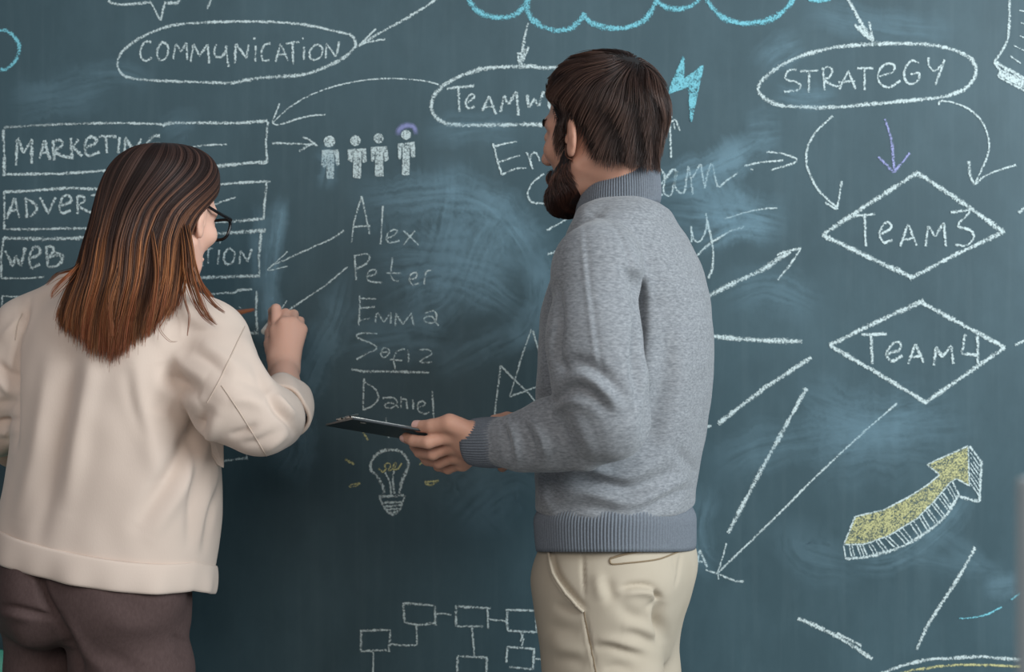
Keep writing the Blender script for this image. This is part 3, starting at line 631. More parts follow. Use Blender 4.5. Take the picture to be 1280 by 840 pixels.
def finger(P, pts, r0, r1):
    n = len(pts); rad = [r0+(r1-r0)*i/(n-1) for i in range(n)]
    return chain(P, pts, rad, 0.003)
def hand_sdf(wrist, knuckles, fingers, thumb, rw, rk, rf, rt, forearm=None):
    """Palm from wrist to four knuckles, four separate bent fingers, a thumb from the side of the palm."""
    wrist = np.asarray(wrist)
    allp = np.concatenate([np.asarray(knuckles)]+[np.asarray(f) for f in fingers]+[np.asarray(thumb), wrist[None]])
    c = allp.mean(0); R = np.linalg.norm(allp-c, axis=1).max()+.03
    def f(P):
        d = None
        kk = [np.asarray(k) for k in knuckles]
        side = (kk[3]-kk[0]); 
        for i, k in enumerate(kk):
            w = wrist+side*(i/3.0-.5)*.32
            q = chain(P, [w, w*.45+k*.55, k], [rw*.72, rk*1.12, rk], 0)
            d = q if d is None else smin(d, q, .012)
        th = chain(P, thumb, [rt*1.45, rt*1.25, rt*.98, rt*.82], .004)
        d = smin(d, th, .010)
        # the web between thumb and palm
        d = smin(d, chain(P, [np.asarray(thumb[1])*.6+np.asarray(thumb[0])*.4, kk[0]*.55+wrist*.45], [rt*.8, rk*.8]), .012)
        fg = None
        for i, (k, fp) in enumerate(zip(kk, fingers)):
            q = finger(P, [k]+list(fp), rf[i], rf[i]*.80)
            fg = q if fg is None else smin(fg, q, .0015)
        return smin(d, fg, .005)
    return near(f, c, R), c, R

m_nail, nt, p = mat('fingernail', lin(226, 178, 165), 0.3, 0.5)
def nail(root, body, tip, prev, outward, r, nm='fingernail'):
    """A small curved nail plate on a fingertip, facing outward."""
    tip, prev, out = map(np.asarray, (tip, prev, outward)); ax = (tip-prev)/np.linalg.norm(tip-prev)
    out = out-ax*(out @ ax); out /= np.linalg.norm(out); sd = np.cross(ax, out)
    V, n, m = [], 7, 6
    for i in range(m):
        for j in range(n):
            a = (j/(n-1)-.5)*1.9; t = i/(m-1)
            rr = r*(1.045-.05*abs(t-.5)); le = (t*1.35-.65)*r
            wv = 1-.25*(2*t-1)**4
            V.append(tip+ax*le+(out*math.cos(a*wv)+sd*math.sin(a*wv))*rr)
    F = [[i*n+j, i*n+j+1, (i+1)*n+j+1, (i+1)*n+j] for i in range(m-1) for j in range(n-1)]
    V2 = [v-out*r*.12 for v in V]; k = len(V)
    F2 = F+[[q+k for q in f[::-1]] for f in F]
    return part(nm, np.array(V+V2), F2, m_nail, root, body)

def skin_mat(name, base, red):
    m, nt, p = mat(name, base, 0.5, 0.35)
    n = noise_tex(nt, 9, 3); n2 = noise_tex(nt, 260, 3)
    nt.links.new(mixcol(nt, math_n(nt, 'MULTIPLY', n.outputs[0], 0.7, True), base, red), p.inputs['Base Color'])
    p.inputs['Subsurface Weight'].default_value = 0.12; p.inputs['Subsurface Radius'].default_value = (0.012, 0.005, 0.003)
    p.inputs['Subsurface Scale'].default_value = 0.6
    bump(nt, p, n2.outputs[0], 0.15, 0.0006); return m
m_eye, nt, p = mat('eyeball', lin(225, 222, 218), 0.15, 0.5)
tc = nd(nt, 'ShaderNodeTexCoord')
at = nd(nt, 'ShaderNodeAttribute', attribute_name='iris')
r_ = ramp(nt, [(0.0, lin(8, 8, 8)), (0.16, lin(8, 8, 8)), (0.2, lin(84, 60, 40)), (0.42, lin(60, 42, 30)), (0.48, lin(225, 222, 218))])
nt.links.new(at.outputs['Fac'], r_.inputs[0]); nt.links.new(r_.outputs[0], p.inputs['Base Color'])
def eyes(head, root):
    for sd in (1, -1):
        n, m = 20, 14; V = []
        for i in range(m+1):
            th = math.pi*i/m
            for j in range(n):
                ph = 2*math.pi*j/n; V.append((math.cos(th), math.sin(th)*math.cos(ph), math.sin(th)*math.sin(ph)))
        V = np.array(V); ir = np.arccos(np.clip(V[:, 0], -1, 1))/1.2
        F = [[i*n+j, i*n+(j+1) % n, (i+1)*n+(j+1) % n, (i+1)*n+j] for i in range(m) for j in range(n)]
        part('eye', head.world(V*.0125+np.array([.0755, .032*sd, -.0105])), F, m_eye, root, attrs={'iris': ('FLOAT', ir)})

def hair_mat(name, stops, rough=0.42, spec=0.4):
    m, nt, p = mat(name, stops[0][1], rough, spec)
    at = nd(nt, 'ShaderNodeAttribute', attribute_name='along'); rn = nd(nt, 'ShaderNodeAttribute', attribute_name='rnd')
    f = math_n(nt, 'ADD', at.outputs['Fac'], math_n(nt, 'MULTIPLY', math_n(nt, 'SUBTRACT', rn.outputs['Fac'], 0.5), 0.58), True)
    r = ramp(nt, stops); nt.links.new(f, r.inputs[0])
    dk = math_n(nt, 'ADD', math_n(nt, 'MULTIPLY', rn.outputs['Fac'], 0.7), 0.6)
    mx = nd(nt, 'ShaderNodeMix', data_type='RGBA', blend_type='MULTIPLY'); mx.inputs[0].default_value = 1
    nt.links.new(r.outputs[0], mx.inputs[6]); nt.links.new(dk, mx.inputs[7])
    nt.links.new(mx.outputs[2], p.inputs['Base Color'])
    p.inputs['Anisotropic'].default_value = 0.0
    return m
def strands(name, P, R, along, rnd, material, root, base=None, sides=3):
    """P (n,k,3) strand points joined with a base mesh (V, F, along) into one mesh of hair."""
    n, k, _ = P.shape
    V, F = tubes(P, R, sides)
    al = np.repeat(np.asarray(along).reshape(n, k), sides, axis=1).ravel(); rd = np.repeat(rnd, k*sides)
    if base is not None:
        bV, bF, bal = base
        F = np.concatenate([F, bF+len(V)]); V = np.concatenate([V, bV])
        al = np.concatenate([al, bal]); rd = np.concatenate([rd, np.full(len(bV), .3)])
    return part(name, V, F, material, root, attrs={'along': ('FLOAT', al), 'rnd': ('FLOAT', rd)})

def ring_band(name, material, root, path_fn, nphi, rows, ribs, amp, parent=None, closed=True, thick=.004, prof=None):
    """A knitted rib band: path_fn(phi array, t) -> (points, outward normals), t in 0..1 across the band."""
    ph = np.linspace(0, 2*math.pi, nphi, endpoint=False)
    V = []
    for i in range(rows):
        t = i/(rows-1)
        P, N = path_fn(ph, t)
        edge = min(1, 6*min(t, 1-t)+.25)
        off = amp*(np.abs(np.sin(ph*ribs/2))*2-1)*edge+(prof(t) if prof else 0)
        V.append(P+N*off[:, None] if np.ndim(off) else P+N*off)
    for i in reversed(range(rows)):
        t = i/(rows-1); P, N = path_fn(ph, t); V.append(P-N*thick)
    V = np.concatenate(V); n = nphi; m = 2*rows
    i, j = np.meshgrid(np.arange(m), np.arange(n), indexing='ij'); j2 = (j+1) % n; i2 = (i+1) % m
    F = np.stack([i*n+j, i*n+j2, i2*n+j2, i2*n+j], -1).reshape(-1, 4)
    return part(name, V, F, material, root, parent)
# ---------------------------------------------------------------- the man in the grey turtleneck
TH = math.radians(20)
MF = np.array([-math.cos(TH), math.sin(TH), 0]); ML = np.array([-math.sin(TH), -math.cos(TH), 0])
MD = 2.2; KM = MD/FPX
mroot_xy = W(772, 420, MD)[:2]
MO = np.array([mroot_xy[0], mroot_xy[1], 0.0])
zz = lambda py, d=MD: CAM_Z-(py-420)/FPX*d
A_S = math.sin(TH); A_C = math.cos(TH)
def torso_rows(tab, ang_s, ang_c, d=MD):
    out = []
    for py, xl, xr, B in tab:
        E = (xr-xl)/2*d/FPX; A = math.sqrt(max(E*E-(B*ang_s)**2, .0016))/ang_c
        c = W((xl+xr)/2, py, d); out.append((c[2], c[0], c[1], A, B))
    return out
MANG = math.atan2(MF[1], MF[0])        # u axis = forward, v axis = left
TT = [(246,750,816,.054),(253,738,828,.080),(263,724,840,.108),(280,718,852,.146),(300,709,864,.160),(340,694,880,.164),(380,680,888,.152),(430,675,892,.152),(470,674,891,.166),
      (510,674,886,.162),(550,674,880,.160),(600,672,872,.162),(640,671,870,.168),(684,673,871,.172)]
man_torso = Loft(torso_rows(TT, A_S, A_C), MANG, 2.35)
SHL = W(730, 330, 2.02); SHR = MO+np.array([0, 0, zz(325)])-ML*.178+MF*.0
larm = [W(762, 302, 2.10), W(746, 338, 2.02), W(743, 420, 1.965), W(750, 480, 1.95), W(762, 524, 1.95)]
larm_r = [.050, .059, .060, .060, .052]
lfore = [W(764, 526, 1.95), W(728, 537, 1.980), W(690, 543, 2.0), W(650, 552, 2.02), W(618, 553, 2.045), W(598, 553, 2.06)]
lfore_r = [.048, .050, .048, .038, .031, .028]
WR_L = W(596, 553, 2.065)
relb = W(800, 545, 2.40); WR_R = W(676, 550, 2.32)
rarm = [SHR+ML*.06, SHR, (SHR+relb)/2+np.array([.0, .01, 0]), relb]; rarm_r = [.055, .062, .058, .05]
rfore = [relb, (relb+WR_R)/2, WR_R]; rfore_r = [.05, .043, .03]
m_knit, nt, p = mat('grey_melange_knit', lin(128, 134, 142), 0.9, 0.12)
n1 = noise_tex(nt, 170, 4, 0.7, sc=(0.07, 0.07, 1.4)); n2 = noise_tex(nt, 420, 2, 0.6, sc=(0.35, 0.35, 1.0))
c = mixcol(nt, n1.outputs[0], lin(84, 88, 94), lin(127, 132, 138)); c = mixcol(nt, 0.25, c, n2.outputs[0])
mx = nd(nt, 'ShaderNodeMix', data_type='RGBA', blend_type='SOFT_LIGHT'); mx.inputs[0].default_value = 0.25
nt.links.new(c, mx.inputs[6]); nt.links.new(n2.outputs[0], mx.inputs[7]); nt.links.new(mx.outputs[2], p.inputs['Base Color'])
b1 = bump(nt, p, n1.outputs[0], 0.06, 0.001); bump(nt, p, n2.outputs[0], 0.18, 0.001, b1)
p.inputs['Sheen Weight'].default_value = 0.25; p.inputs['Sheen Roughness'].default_value = 0.5
m_rib, nt, p = mat('grey_rib_knit', lin(126, 133, 143), 0.9, 0.12)
n2 = noise_tex(nt, 420, 2, 0.6); nt.links.new(mixcol(nt, n2.outputs[0], lin(92, 97, 105), lin(128, 134, 141)), p.inputs['Base Color']); bump(nt, p, n2.outputs[0], 0.3, 0.001)
m_skinM = skin_mat('skin', lin(214, 166, 142), lin(196, 134, 112))

# head: turned to the board, tilted a little down
HM = Head(W(749, 155, 2.19), frame((-math.cos(math.radians(37)), math.sin(math.radians(37))), 0.04), 0.90)
HM.c[2] = 1.679

# hands
kL = [W(562,545,2.055), W(566,557,2.07), W(571,569,2.088), W(578,579,2.105)]
fL = [[W(535,553,2.05), W(517,551,2.065), W(508,547,2.08)], [W(541,567,2.075), W(525,565,2.10), W(518,557,2.12)],
      [W(549,578,2.10), W(534,575,2.13), W(526,566,2.15)], [W(560,586,2.125), W(548,583,2.15), W(541,575,2.165)]]
tL = [W(587,540,2.045), W(562,529,2.04), W(540,533,2.05), W(523,533,2.065)]
hand_L, cL, _ = hand_sdf(WR_L, kL, fL, tL, .027, .0125, [.0098, .0100, .0096, .0084], .0105)
kR = [W(642,533,2.31), W(639,545,2.325), W(640,558,2.335), W(644,569,2.34)]
fR = [[W(622,536,2.29), W(613,545,2.27), W(612,553,2.255)], [W(618,556,2.30), W(610,564,2.27), W(612,568,2.25)],
      [W(622,570,2.31), W(615,577,2.28), W(620,577,2.255)], [W(632,579,2.32), W(628,584,2.29), W(634,581,2.265)]]
tR = [W(664,538,2.30), W(650,526,2.285), W(634,523,2.27), W(618,525,2.255)]
hand_R, cR, _ = hand_sdf(WR_R, kR, fR, tR, .030, .0125, [.0098, .0100, .0096, .0084], .0105)

# legs
HIPL = W(752, 745, 2.12); HIPR = W(786, 745, 2.29)
legL = [HIPL, W(757, 850, 2.12), W(765, 1120, 2.13), W(778, 1440, 2.17)]; legR = [HIPR, W(786, 850, 2.29), W(792, 1120, 2.29), W(800, 1430, 2.31)]
for L_ in (legL, legR):
    L_[3][2] = .09; L_[2][2] = .50
head_neck = [HM.world((-.022, 0, -.05))[0], W(766, 215, 2.20), W(770, 275, 2.21)]
def foot(P, ankle, f):
    a = ankle.copy(); a[2] = .045; toe = a+f*.17; toe[2] = .028; heel = a-f*.05; heel[2] = .035
    return chain(P, [ankle, a, heel], [.042, .045, .033], .02), chain(P, [heel, a+f*.08-np.array([0, 0, .01]), toe], [.033, .040, .026], .02)
def man_body(P):
    d = man_torso(P, grow=-.030)
    d = smin(d, near(lambda Q: chain(Q, head_neck, [.054, .051, .044], .015), head_neck[1], .2)(P), .03)
    d = smin(d, near(HM, HM.c, .16)(P), .02)
    d = smin(d, chain(P, larm, [r-.016 for r in larm_r], .02), .03)
    d = smin(d, chain(P, lfore+[WR_L], [.038, .040, .038, .031, .026, .025, .026], .02), .02)
    d = smin(d, chain(P, rarm, [r-.016 for r in rarm_r], .02), .03)
    d = smin(d, chain(P, rfore, [.038, .036, .026], .02), .02)
    d = smin(d, hand_L(P), .012); d = smin(d, hand_R(P), .012)
    for L_ in (legL, legR):
        q = chain(P, L_, [.060, .058, .05, .036], .02)
        f1, f2 = foot(P, L_[3], MF*.95+ML*(.18 if L_ is legL else -.18)*1.0)
        d = smin(d, smin(q, smin(f1, f2, .02), .02), .03)
    return d
lo = np.array([-.40, -.72, -.004]); hi = np.array([.52, -.12, 1.83])
V, F = surface_net(man_body, [-.21, -.74, -.02], [.40, -.13, 1.83], .0029)
man = build('person', V, F, m_skinM, None, origin=MO)
tag(man, 'bearded person in a grey turtleneck sweater and beige trousers holding a clipboard', 'person')
eyes(HM, man)
nail(man, None, tL[3], tL[2], (0.1, -.75, .65), .0088)
nail(man, None, fL[0][2], fL[0][1], (-.5, -.6, -.6), .0082)

# sweater
def man_sweater(P):
    d = man_torso(P)
    a = chain(P, larm, larm_r, .03); b = chain(P, lfore, lfore_r, .02)
    a = smin(a, b, .018)
    d = smin(d, a, .008)
    ra = smin(chain(P, rarm, rarm_r, .03), chain(P, rfore, rfore_r, .02), .02)
    d = smin(d, ra, .016)
    return d
zb = zz(640, 2.14)
def man_sweater_cut(P):
    return smax(man_sweater(P), zb-P[:, 2], .004)
V, F = surface_net(man_sweater_cut, [-.08, -.74, zb-.03], [.40, -.13, 1.62], .0034)
V = relax(V, F, 2, .5)
V = lumps(V, F, .16, .0022, 5, (1, 1, .6)); V = lumps(V, F, .07, .0008, 6, (1, 1, 1.3))
MFOLD = [([700,462,722,452,748,462,775,490], 9, -.009), ([704,478,728,470,752,484,772,508], 9, .008), ([690,505,718,486,742,494,760,515], 8, -.006),
 ([686,520,712,500,734,508], 8, .005), ([664,524,678,545,684,572], 8, .006), ([650,526,662,546,668,576], 6, -.006), ([636,528,645,548,648,578], 6, .006), ([628,530,634,550,635,576], 5, -.004),
 ([690,512,704,540,716,572], 9, -.004), ([712,508,728,540,742,570], 10, .004),
 ([780,335,796,352,800,395,796,450,800,500], 7, -.012), ([788,330,806,345,812,380], 8, .004), ([697,355,700,400,697,440,704,465], 5, -.008),
 ([836,420,832,470,818,520,808,560], 14, -.008), ([850,410,850,470,842,520,830,560], 16, .005), ([812,380,815,430,810,480], 14, .003),
 ([716,606,752,600,790,612,825,598,850,585], 9, -.007), ([700,590,735,586,770,598,800,588,835,566], 10, .007), ([690,625,730,616,780,628,820,618,868,596], 9, .006),
 ([688,640,730,634,775,640], 7, -.004), ([800,640,840,620,872,606], 8, -.006), ([845,560,862,580,872,602], 8, -.005), ([676,590,680,620,690,636], 8, .005),
 ([726,285,732,350,742,430,752,500], 3, .0014), ([731,285,737,350,747,430,757,500], 3, -.0012), ([735,262,770,285,785,320,790,345], 3, -.0025),
 ([760,258,740,268,724,284], 8, -.003), ([690,400,684,450,682,500], 10, .004)]
V = folds(V, F, [(a, w*.9, h*1.3) for a, w, h in MFOLD])
sweater = part('sweater', V, F, m_knit, man)

def tube_band(a, b, r0, r1, squash=1.0):
    a, b = np.asarray(a), np.asarray(b); ax = (b-a)/np.linalg.norm(b-a)
    x = np.cross(ax, (0, 0, 1.0)); x /= np.linalg.norm(x); y = np.cross(ax, x)
    def f(ph, t):
        N = np.cos(ph)[:, None]*x+np.sin(ph)[:, None]*y
        return a+(b-a)*t+N*(r0+(r1-r0)*t), N
    return f
ring_band('cuff', m_rib, man, tube_band(W(632,553,2.035), W(590,553,2.065), .0350, .0330), 300, 10, 56, .0011, sweater, prof=lambda t: .002*math.sin(math.pi*t)).name
ring_band('cuff', m_rib, man, tube_band(W(712,549,2.345), W(672,550,2.32), .0335, .0305), 300, 10, 56, .0011, sweater)
zh0, zh1 = zz(632), zz(687.5)
def hem_fn(ph, t):
    py = 632+(691-632)*t; z0 = zz(py)+0*ph
    Q = man_torso.point(ph, z0); z = CAM_Z-(py-420)/FPX*(MO[1]-.5*((MO[1]-Q[:, 1])+np.sqrt((MO[1]-Q[:, 1])**2+.004))-CAM_Y)
    P = man_torso.point(ph, z, -.0120+.0130*math.sin(math.pi/2*min(1, t*2.6))-.002*t)
    N = man_torso.point(ph, z, .02)-P; N /= np.linalg.norm(N, axis=1, keepdims=True); return P, N
ring_band('hem_band', m_rib, man, hem_fn, 900, 12, 150, .0011, sweater)
# turtleneck: a folded tall collar leaning with the neck
ca = W(771, 277, 2.205); cb = W(772, 223, 2.205)
def collar_fn(ph, t):
    ax = cb-ca; n = np.array([MF[0]*.40, MF[1]*.40, .92]); n /= np.linalg.norm(n)
    x = MF-n*(MF@n); x /= np.linalg.norm(x); y = np.cross(n, x)
    N = np.cos(ph)[:, None]*x+np.sin(ph)[:, None]*y
    r_f, r_l = .0715-.0075*t, .0705-.0075*t
    bul = .0045*math.sin(math.pi*t)**.6
    fr = (np.cos(ph)*.5+.5)[:, None]
    P = ca+(cb-ca)*t+np.cos(ph)[:, None]*x*(r_f+bul)+np.sin(ph)[:, None]*y*(r_l+bul)
    P = P-fr*n*(.010*(1-t))
    return P, N
ring_band('collar', m_rib, man, collar_fn, 640, 18, 104, .0012, sweater, thick=.006)

# trousers
m_chino, nt, p = mat('beige_cotton_twill', lin(196, 184, 164), 0.85, 0.2)
n1 = noise_tex(nt, 12, 3); n2 = noise_tex(nt, 700, 2, sc=(1, 1, .6))
nt.links.new(mixcol(nt, n1.outputs[0], lin(172, 159, 140), lin(188, 176, 158)), p.inputs['Base Color']); bump(nt, p, n2.outputs[0], 0.15, 0.0006)
PT = [(646,692,850,.150),(668,684,858,.155),(688,675,869,.166),(715,669,872,.176),(745,672,866,.176),(775,676,856,.170),(805,681,846,.160),(835,686,836,.150)]
man_pelvis = Loft(torso_rows(PT, A_S, A_C), MANG, 2.5)
def man_trousers(P):
    d = man_pelvis(P)
    l = chain(P, legL, [.082, .0845, .072, .060], .02); r = chain(P, legR, [.082, .0795, .070, .060], .02)
    lg = smin(l, r, .012)
    d = smin(d, lg, .018)
    return smax(smax(d, P[:, 2]-zz(652), .003), .055-P[:, 2], .004)
V, F = surface_net(man_trousers, [0.0, -.66, .03], [.36, -.13, zz(642)], .0036)
V = relax(V, F, 2)
V = lumps(V, F, .12, .0018, 8)
px9 = lambda L: [660+v/4.665 if i % 2 == 0 else 660+v/4.665 for i, v in enumerate(L)]
PF = [(px9([125,120,128,200,150,280,200,360,260,430,325,488]), 2.6, .0055), (px9([140,125,145,200,165,270,215,345,275,415,330,470]), 4.5, -.006),
 (px9([318,130,322,260,330,400]), 2.2, -.003), (px9([325,490,345,600,370,720,395,840]), 2.0, -.0035), (px9([315,490,335,600,360,720,385,840]), 2.4, .0015),
 (px9([540,350,620,340,700,345,770,380]), 5, -.008), (px9([560,380,640,365,720,375,765,410]), 6, .007), (px9([735,370,760,395,778,425]), 3.5, -.012),
 (px9([440,290,470,360,500,440]), 9, -.006), (px9([400,260,420,340,440,420]), 9, .005), (px9([690,470,740,440,785,420]), 5, -.004), (px9([780,430,770,520,785,600,795,680]), 7, -.016), (px9([540,410,570,480,640,520,700,500]), 9, -.004),
 (px9([560,600,640,620,720,660,780,665]), 8, -.005), (px9([540,570,630,585,720,620,770,640]), 8, .004), (px9([390,690,480,690,580,720,680,745]), 6, -.006), (px9([400,665,480,665,580,690,690,720]), 8, .005), (px9([440,830,520,810,620,830]), 7, -.004),
 (px9([150,440,220,470,300,490]), 6, -.003), (px9([110,560,200,590,300,600]), 9, -.003), (px9([120,650,200,700,330,720]), 9, .003), (px9([150,780,250,770,340,800]), 8, -.003), (px9([840,130,860,250,880,180]), 2, -.001), (px9([895,130,880,260,860,340]), 2.2, -.0025)]
V = folds(V, F, [(a, w, h*1.15) for a, w, h in PF])
trousers = part('trousers', V, F, m_chino, man)
from mathutils.bvhtree import BVHTree
bvh_t = BVHTree.FromPolygons(V.tolist(), F.tolist())
# rear welt pocket and its stitched edge lie on the cloth
def on_cloth(f, pts, d, lift):
    from mathutils import Vector
    out = []
    for a, b in pts:
        p1 = W(a, b, 3.0); c = np.array([0, CAM_Y, CAM_Z]); r = (p1-c)/np.linalg.norm(p1-c)
        h = f.ray_cast(Vector(c), Vector(r))
        if h[0] is not None: out.append(np.array(h[0])+np.array(h[1])*lift*(1 if np.dot(np.array(h[1]), r) < 0 else -1))
    return np.array(out)
def seam(name, f, pts, d, r, material, root, parent, lift=.001, closed=False):
    L = crom(np.array(pts, float).reshape(-1, 2), 8); P = on_cloth(f, L, d, lift)
    V, F = tubes(P[None], np.full((1, len(P)), r), 6)
    return part(name, V, F, material, root, parent)
m_stitch, nt, p = mat('tan_stitching', lin(136, 118, 95), 0.9, 0.1)
seam('pocket_welt', bvh_t, np.array(px9([482,178,560,155,640,140,720,132,800,130,870,128])).reshape(-1, 2), 2.15, .0016, m_stitch, man, trousers)
seam('pocket_welt', bvh_t, np.array(px9([482,178,478,195,495,212,580,205,680,195,770,180,850,150,890,134])).reshape(-1, 2), 2.15, .0012, m_stitch, man, trousers)
seam('side_seam', bvh_t, np.array(px9([328,488,345,600,372,720,396,840,405,920])).reshape(-1, 2), 2.15, .0009, m_stitch, man, trousers, .0004)
seam('pocket_edge', bvh_t, np.array(px9([122,128,128,200,150,280,200,360,260,430,322,488])).reshape(-1, 2), 2.15, .0024, m_chino, man, trousers, .0014)
m_pk, nt, p = mat('pocket_lining', lin(70, 52, 40), 0.95, 0.1)
m_shoe, nt, p = mat('brown_leather', lin(92, 66, 48), 0.45, 0.4)
n = noise_tex(nt, 120, 3); bump(nt, p, n.outputs[0], 0.1, 0.001)
def make_shoe(root, ankle, f, nm='shoe'):
    def g(P):
        a, b = foot(P, ankle, f); d = smin(a, b, .02)-.008
        return smax(smax(d, P[:, 2]-.105, .01), .001-P[:, 2], .003)
    c = ankle+f*.06; c[2] = 0
    V, F = surface_net(g, c-np.array([.24, .24, .02]), c+np.array([.24, .24, .14]), .005)
    return part(nm, V, F, m_shoe, root)
make_shoe(man, legL[3], MF*.95+ML*.18); make_shoe(man, legR[3], MF*.95-ML*.18)

# hair and beard
U_F = np.array([-.14, -.075, -.055, -.036, -.024, -.010, 0.006, .012, .016, .023, .027, .032, .044, .060, .082, .14])
U_U = np.array([-.068, -.068, -.064, -.054, -.016, .014, .020, .012, -.036, -.040, -.030, .012, .038, .058, .070, .072])
def MHN(P): return smin(HM.skull(P), chain(P, head_neck, [.054, .052, .050], .015), .03)
def cap_mask(l): return (np.interp(l[:, 0], U_F, U_U)-l[:, 2])*.75
B_F = np.array([-.02, .010, .016, .030, .045, .065, .080, .095, .14])
B_U = np.array([-.05, -.034, -.030, -.036, -.058, -.070, -.066, -.062, -.060])
def beard_mask(l):
    top = l[:, 2]-np.interp(l[:, 0], B_F, B_U)
    back = (.010+np.clip(-.06-l[:, 2], 0, .1)*.25)-l[:, 0]
    lips = .010-np.sqrt(((l[:, 0]-.1)*.3)**2+(l[:, 1]*.42)**2+(l[:, 2]+.0755)**2)*1.1
    return np.maximum(np.maximum(top, back)*.8, np.maximum(lips, -.150-l[:, 2]))
m_hairM = hair_mat('dark_brown_hair', [(0, lin(28, 18, 15)), (.55, lin(52, 35, 29)), (1, lin(96, 70, 58))])
m_beard = hair_mat('dark_beard', [(0, lin(40, 23, 18)), (.6, lin(62, 37, 28)), (1, lin(112, 70, 52))])
def cap_sdf(P):
    l = HM.local(P); return smax(MHN(P)-.0095, cap_mask(l)*.94-.002, .008)
c0 = HM.c
V, F = surface_net(cap_sdf, c0-.14, c0+.14, .0036)
cap = (V, F, np.full(len(V), .12))
roots = sample_region(HM, cap_mask, 11000, 3, MHN)
WH = HM.world((-.078, .012, .098))[0]
def grow_hair(f, roots, dirfn, length, steps, off, rnd):
    P = roots.copy(); out = [P.copy()]
    for i in range(steps):
        d = dirfn(P, i/steps); G = grad(f, P); G /= np.linalg.norm(G, axis=1, keepdims=True)+1e-9
        d = d-G*(d*G).sum(1, keepdims=True); d /= np.linalg.norm(d, axis=1, keepdims=True)+1e-9
        P = P+d*(length/steps)[:, None]
        P = settle(f, P, off((i+1)/steps, rnd), 1)
        out.append(P.copy())
    return np.stack(out, 1)
rr = np.random.default_rng(5)
rnd = np.clip(.5+.28*np.sin((roots-WH) @ np.array([190., 150, 60]))+rr.normal(0, .16, len(roots)), 0, 1)
clump = rr.normal(size=(400, 3)); cl_dir = rr.normal(size=(400, 3))*.25
def man_flow(P, t):
    r = P-WH; r /= np.linalg.norm(r, axis=1, keepdims=True)+1e-6
    sw = np.cross(r, HM.Fr[:, 2])
    l = HM.local(P)
    d = r+sw*.20+np.array([0, 0, -.55])*np.clip(.6-l[:, 2:3]*4, 0, 1)
    d = d+(HM.Fr[:, 2]*.9-HM.Fr[:, 0]*1.0+HM.Fr[:, 1]*np.sign(l[:, 1:2])*.5)*np.clip((l[:, 0:1]-.025)/.04, 0, 1)*np.clip((.115-l[:, 2:3])/.04, 0, 1)
    tb = np.clip((l[:, 0:1]+.005)/.03, 0, 1)*np.clip((.065-l[:, 2:3])/.03, 0, 1)*np.clip((l[:, 2:3]-.0)/.02, .15, 1)
    d = d*(1-.6*tb)-HM.Fr[:, 0]*1.0*tb
    ph = P*55
    return d+.22*np.stack([np.sin(ph[:, 1]*1.3+ph[:, 2]), np.sin(ph[:, 0]+ph[:, 2]*1.7), np.sin(ph[:, 0]*1.4+ph[:, 1])], 1)
l0 = HM.local(roots)
ln = np.clip(.030+.022*np.clip((l0[:, 2]-.0)/.09, 0, 1)-.010*np.clip(-(l0[:, 2]+.03)/.05, 0, 1), .014, .055)*(.7+.5*rnd)
edge = np.clip(-cap_mask(l0)/.012, .35, 1); ln = ln*edge*np.clip(1.25-np.clip(l0[:, 0]-.01, 0, .1)*9, .45, 1)
Pm = grow_hair(MHN, roots, man_flow, ln, 6, lambda t, r: .0085+.006*t*(.5+r)+.003*r, rnd)
Pm[:, 0] = settle(MHN, Pm[:, 0], .004, 1)
k = np.linspace(0, 1, Pm.shape[1])
strands('hair', Pm, np.outer(.00040+.00025*rnd, 1-.75*k**2), np.clip(.25+.3*k[None]+0*rnd[:, None], 0, 1), rnd, m_hairM, man, cap)
def beard_sdf(P):
    l = HM.local(P)
    thick = .003+.007*np.clip((-.055-l[:, 2])/.06, 0, 1)*np.clip((l[:, 0])/.05, .25, 1)
    d = HM(P)
    return smax(d-thick*.85, beard_mask(l)*.94-.001-thick*.35, .010)
V, F = surface_net(beard_sdf, c0+HM.Fr @ np.array([.05, 0, -.09])-.13, c0+HM.Fr @ np.array([.05, 0, -.09])+.13, .0036)
bb = (V, F, np.full(len(V), .08))
broots = sample_region(HM, beard_mask, 10000, 9)
brnd = rr.random(len(broots))
def beard_flow(P, t):
    return np.array([0, 0, -1.0])+HM.Fr[:, 0]*(-.15)+.25*np.sin(P[:, [1, 2, 0]]*90)
lb = HM.local(broots)
down = np.clip((-.050-lb[:, 2])/.05, 0, 1)
bl = (.010+.012*down)*(.6+.7*brnd)
Pb = grow_hair(HM, broots, beard_flow, bl, 5, lambda t, r: (.003+.011*down*(np.clip(lb[:, 0]/.05, .3, 1)))*(.35+.65*t)*(.75+.4*r), brnd)
k = np.linspace(0, 1, Pb.shape[1])
strands('beard', Pb, np.outer(.00038+.00022*brnd, 1-.7*k**2), np.clip(.15+.35*k[None]*(1-.6*down[:, None])+.35*(1-down[:, None]), 0, 1), brnd, m_beard, man, bb)
for sd in (1, -1):
    def brow_mask(l, sd=sd):
        m = np.abs(l[:, 2]-.017+.10*(np.abs(l[:, 1])-.03)**1)-.0055
        return np.where((l[:, 1]*sd > .010) & (l[:, 1]*sd < .052) & (l[:, 0] > .04), m, 1.0)
    er = sample_region(HM, brow_mask, 260, 21+sd); ern = rr.random(len(er))
    Pe = grow_hair(HM, er, lambda P, t: HM.Fr[:, 1]*sd*.9-HM.Fr[:, 0]*.3+HM.Fr[:, 2]*.25, .006*(.7+.5*ern), 3, lambda t, r: .0006+.0012*t, ern)
    k = np.linspace(0, 1, 4)
    strands('eyebrow', Pe, np.outer(.0005+.0002*ern, 1-.6*k), np.full((len(er), 4), .3), ern, m_hairM, man)
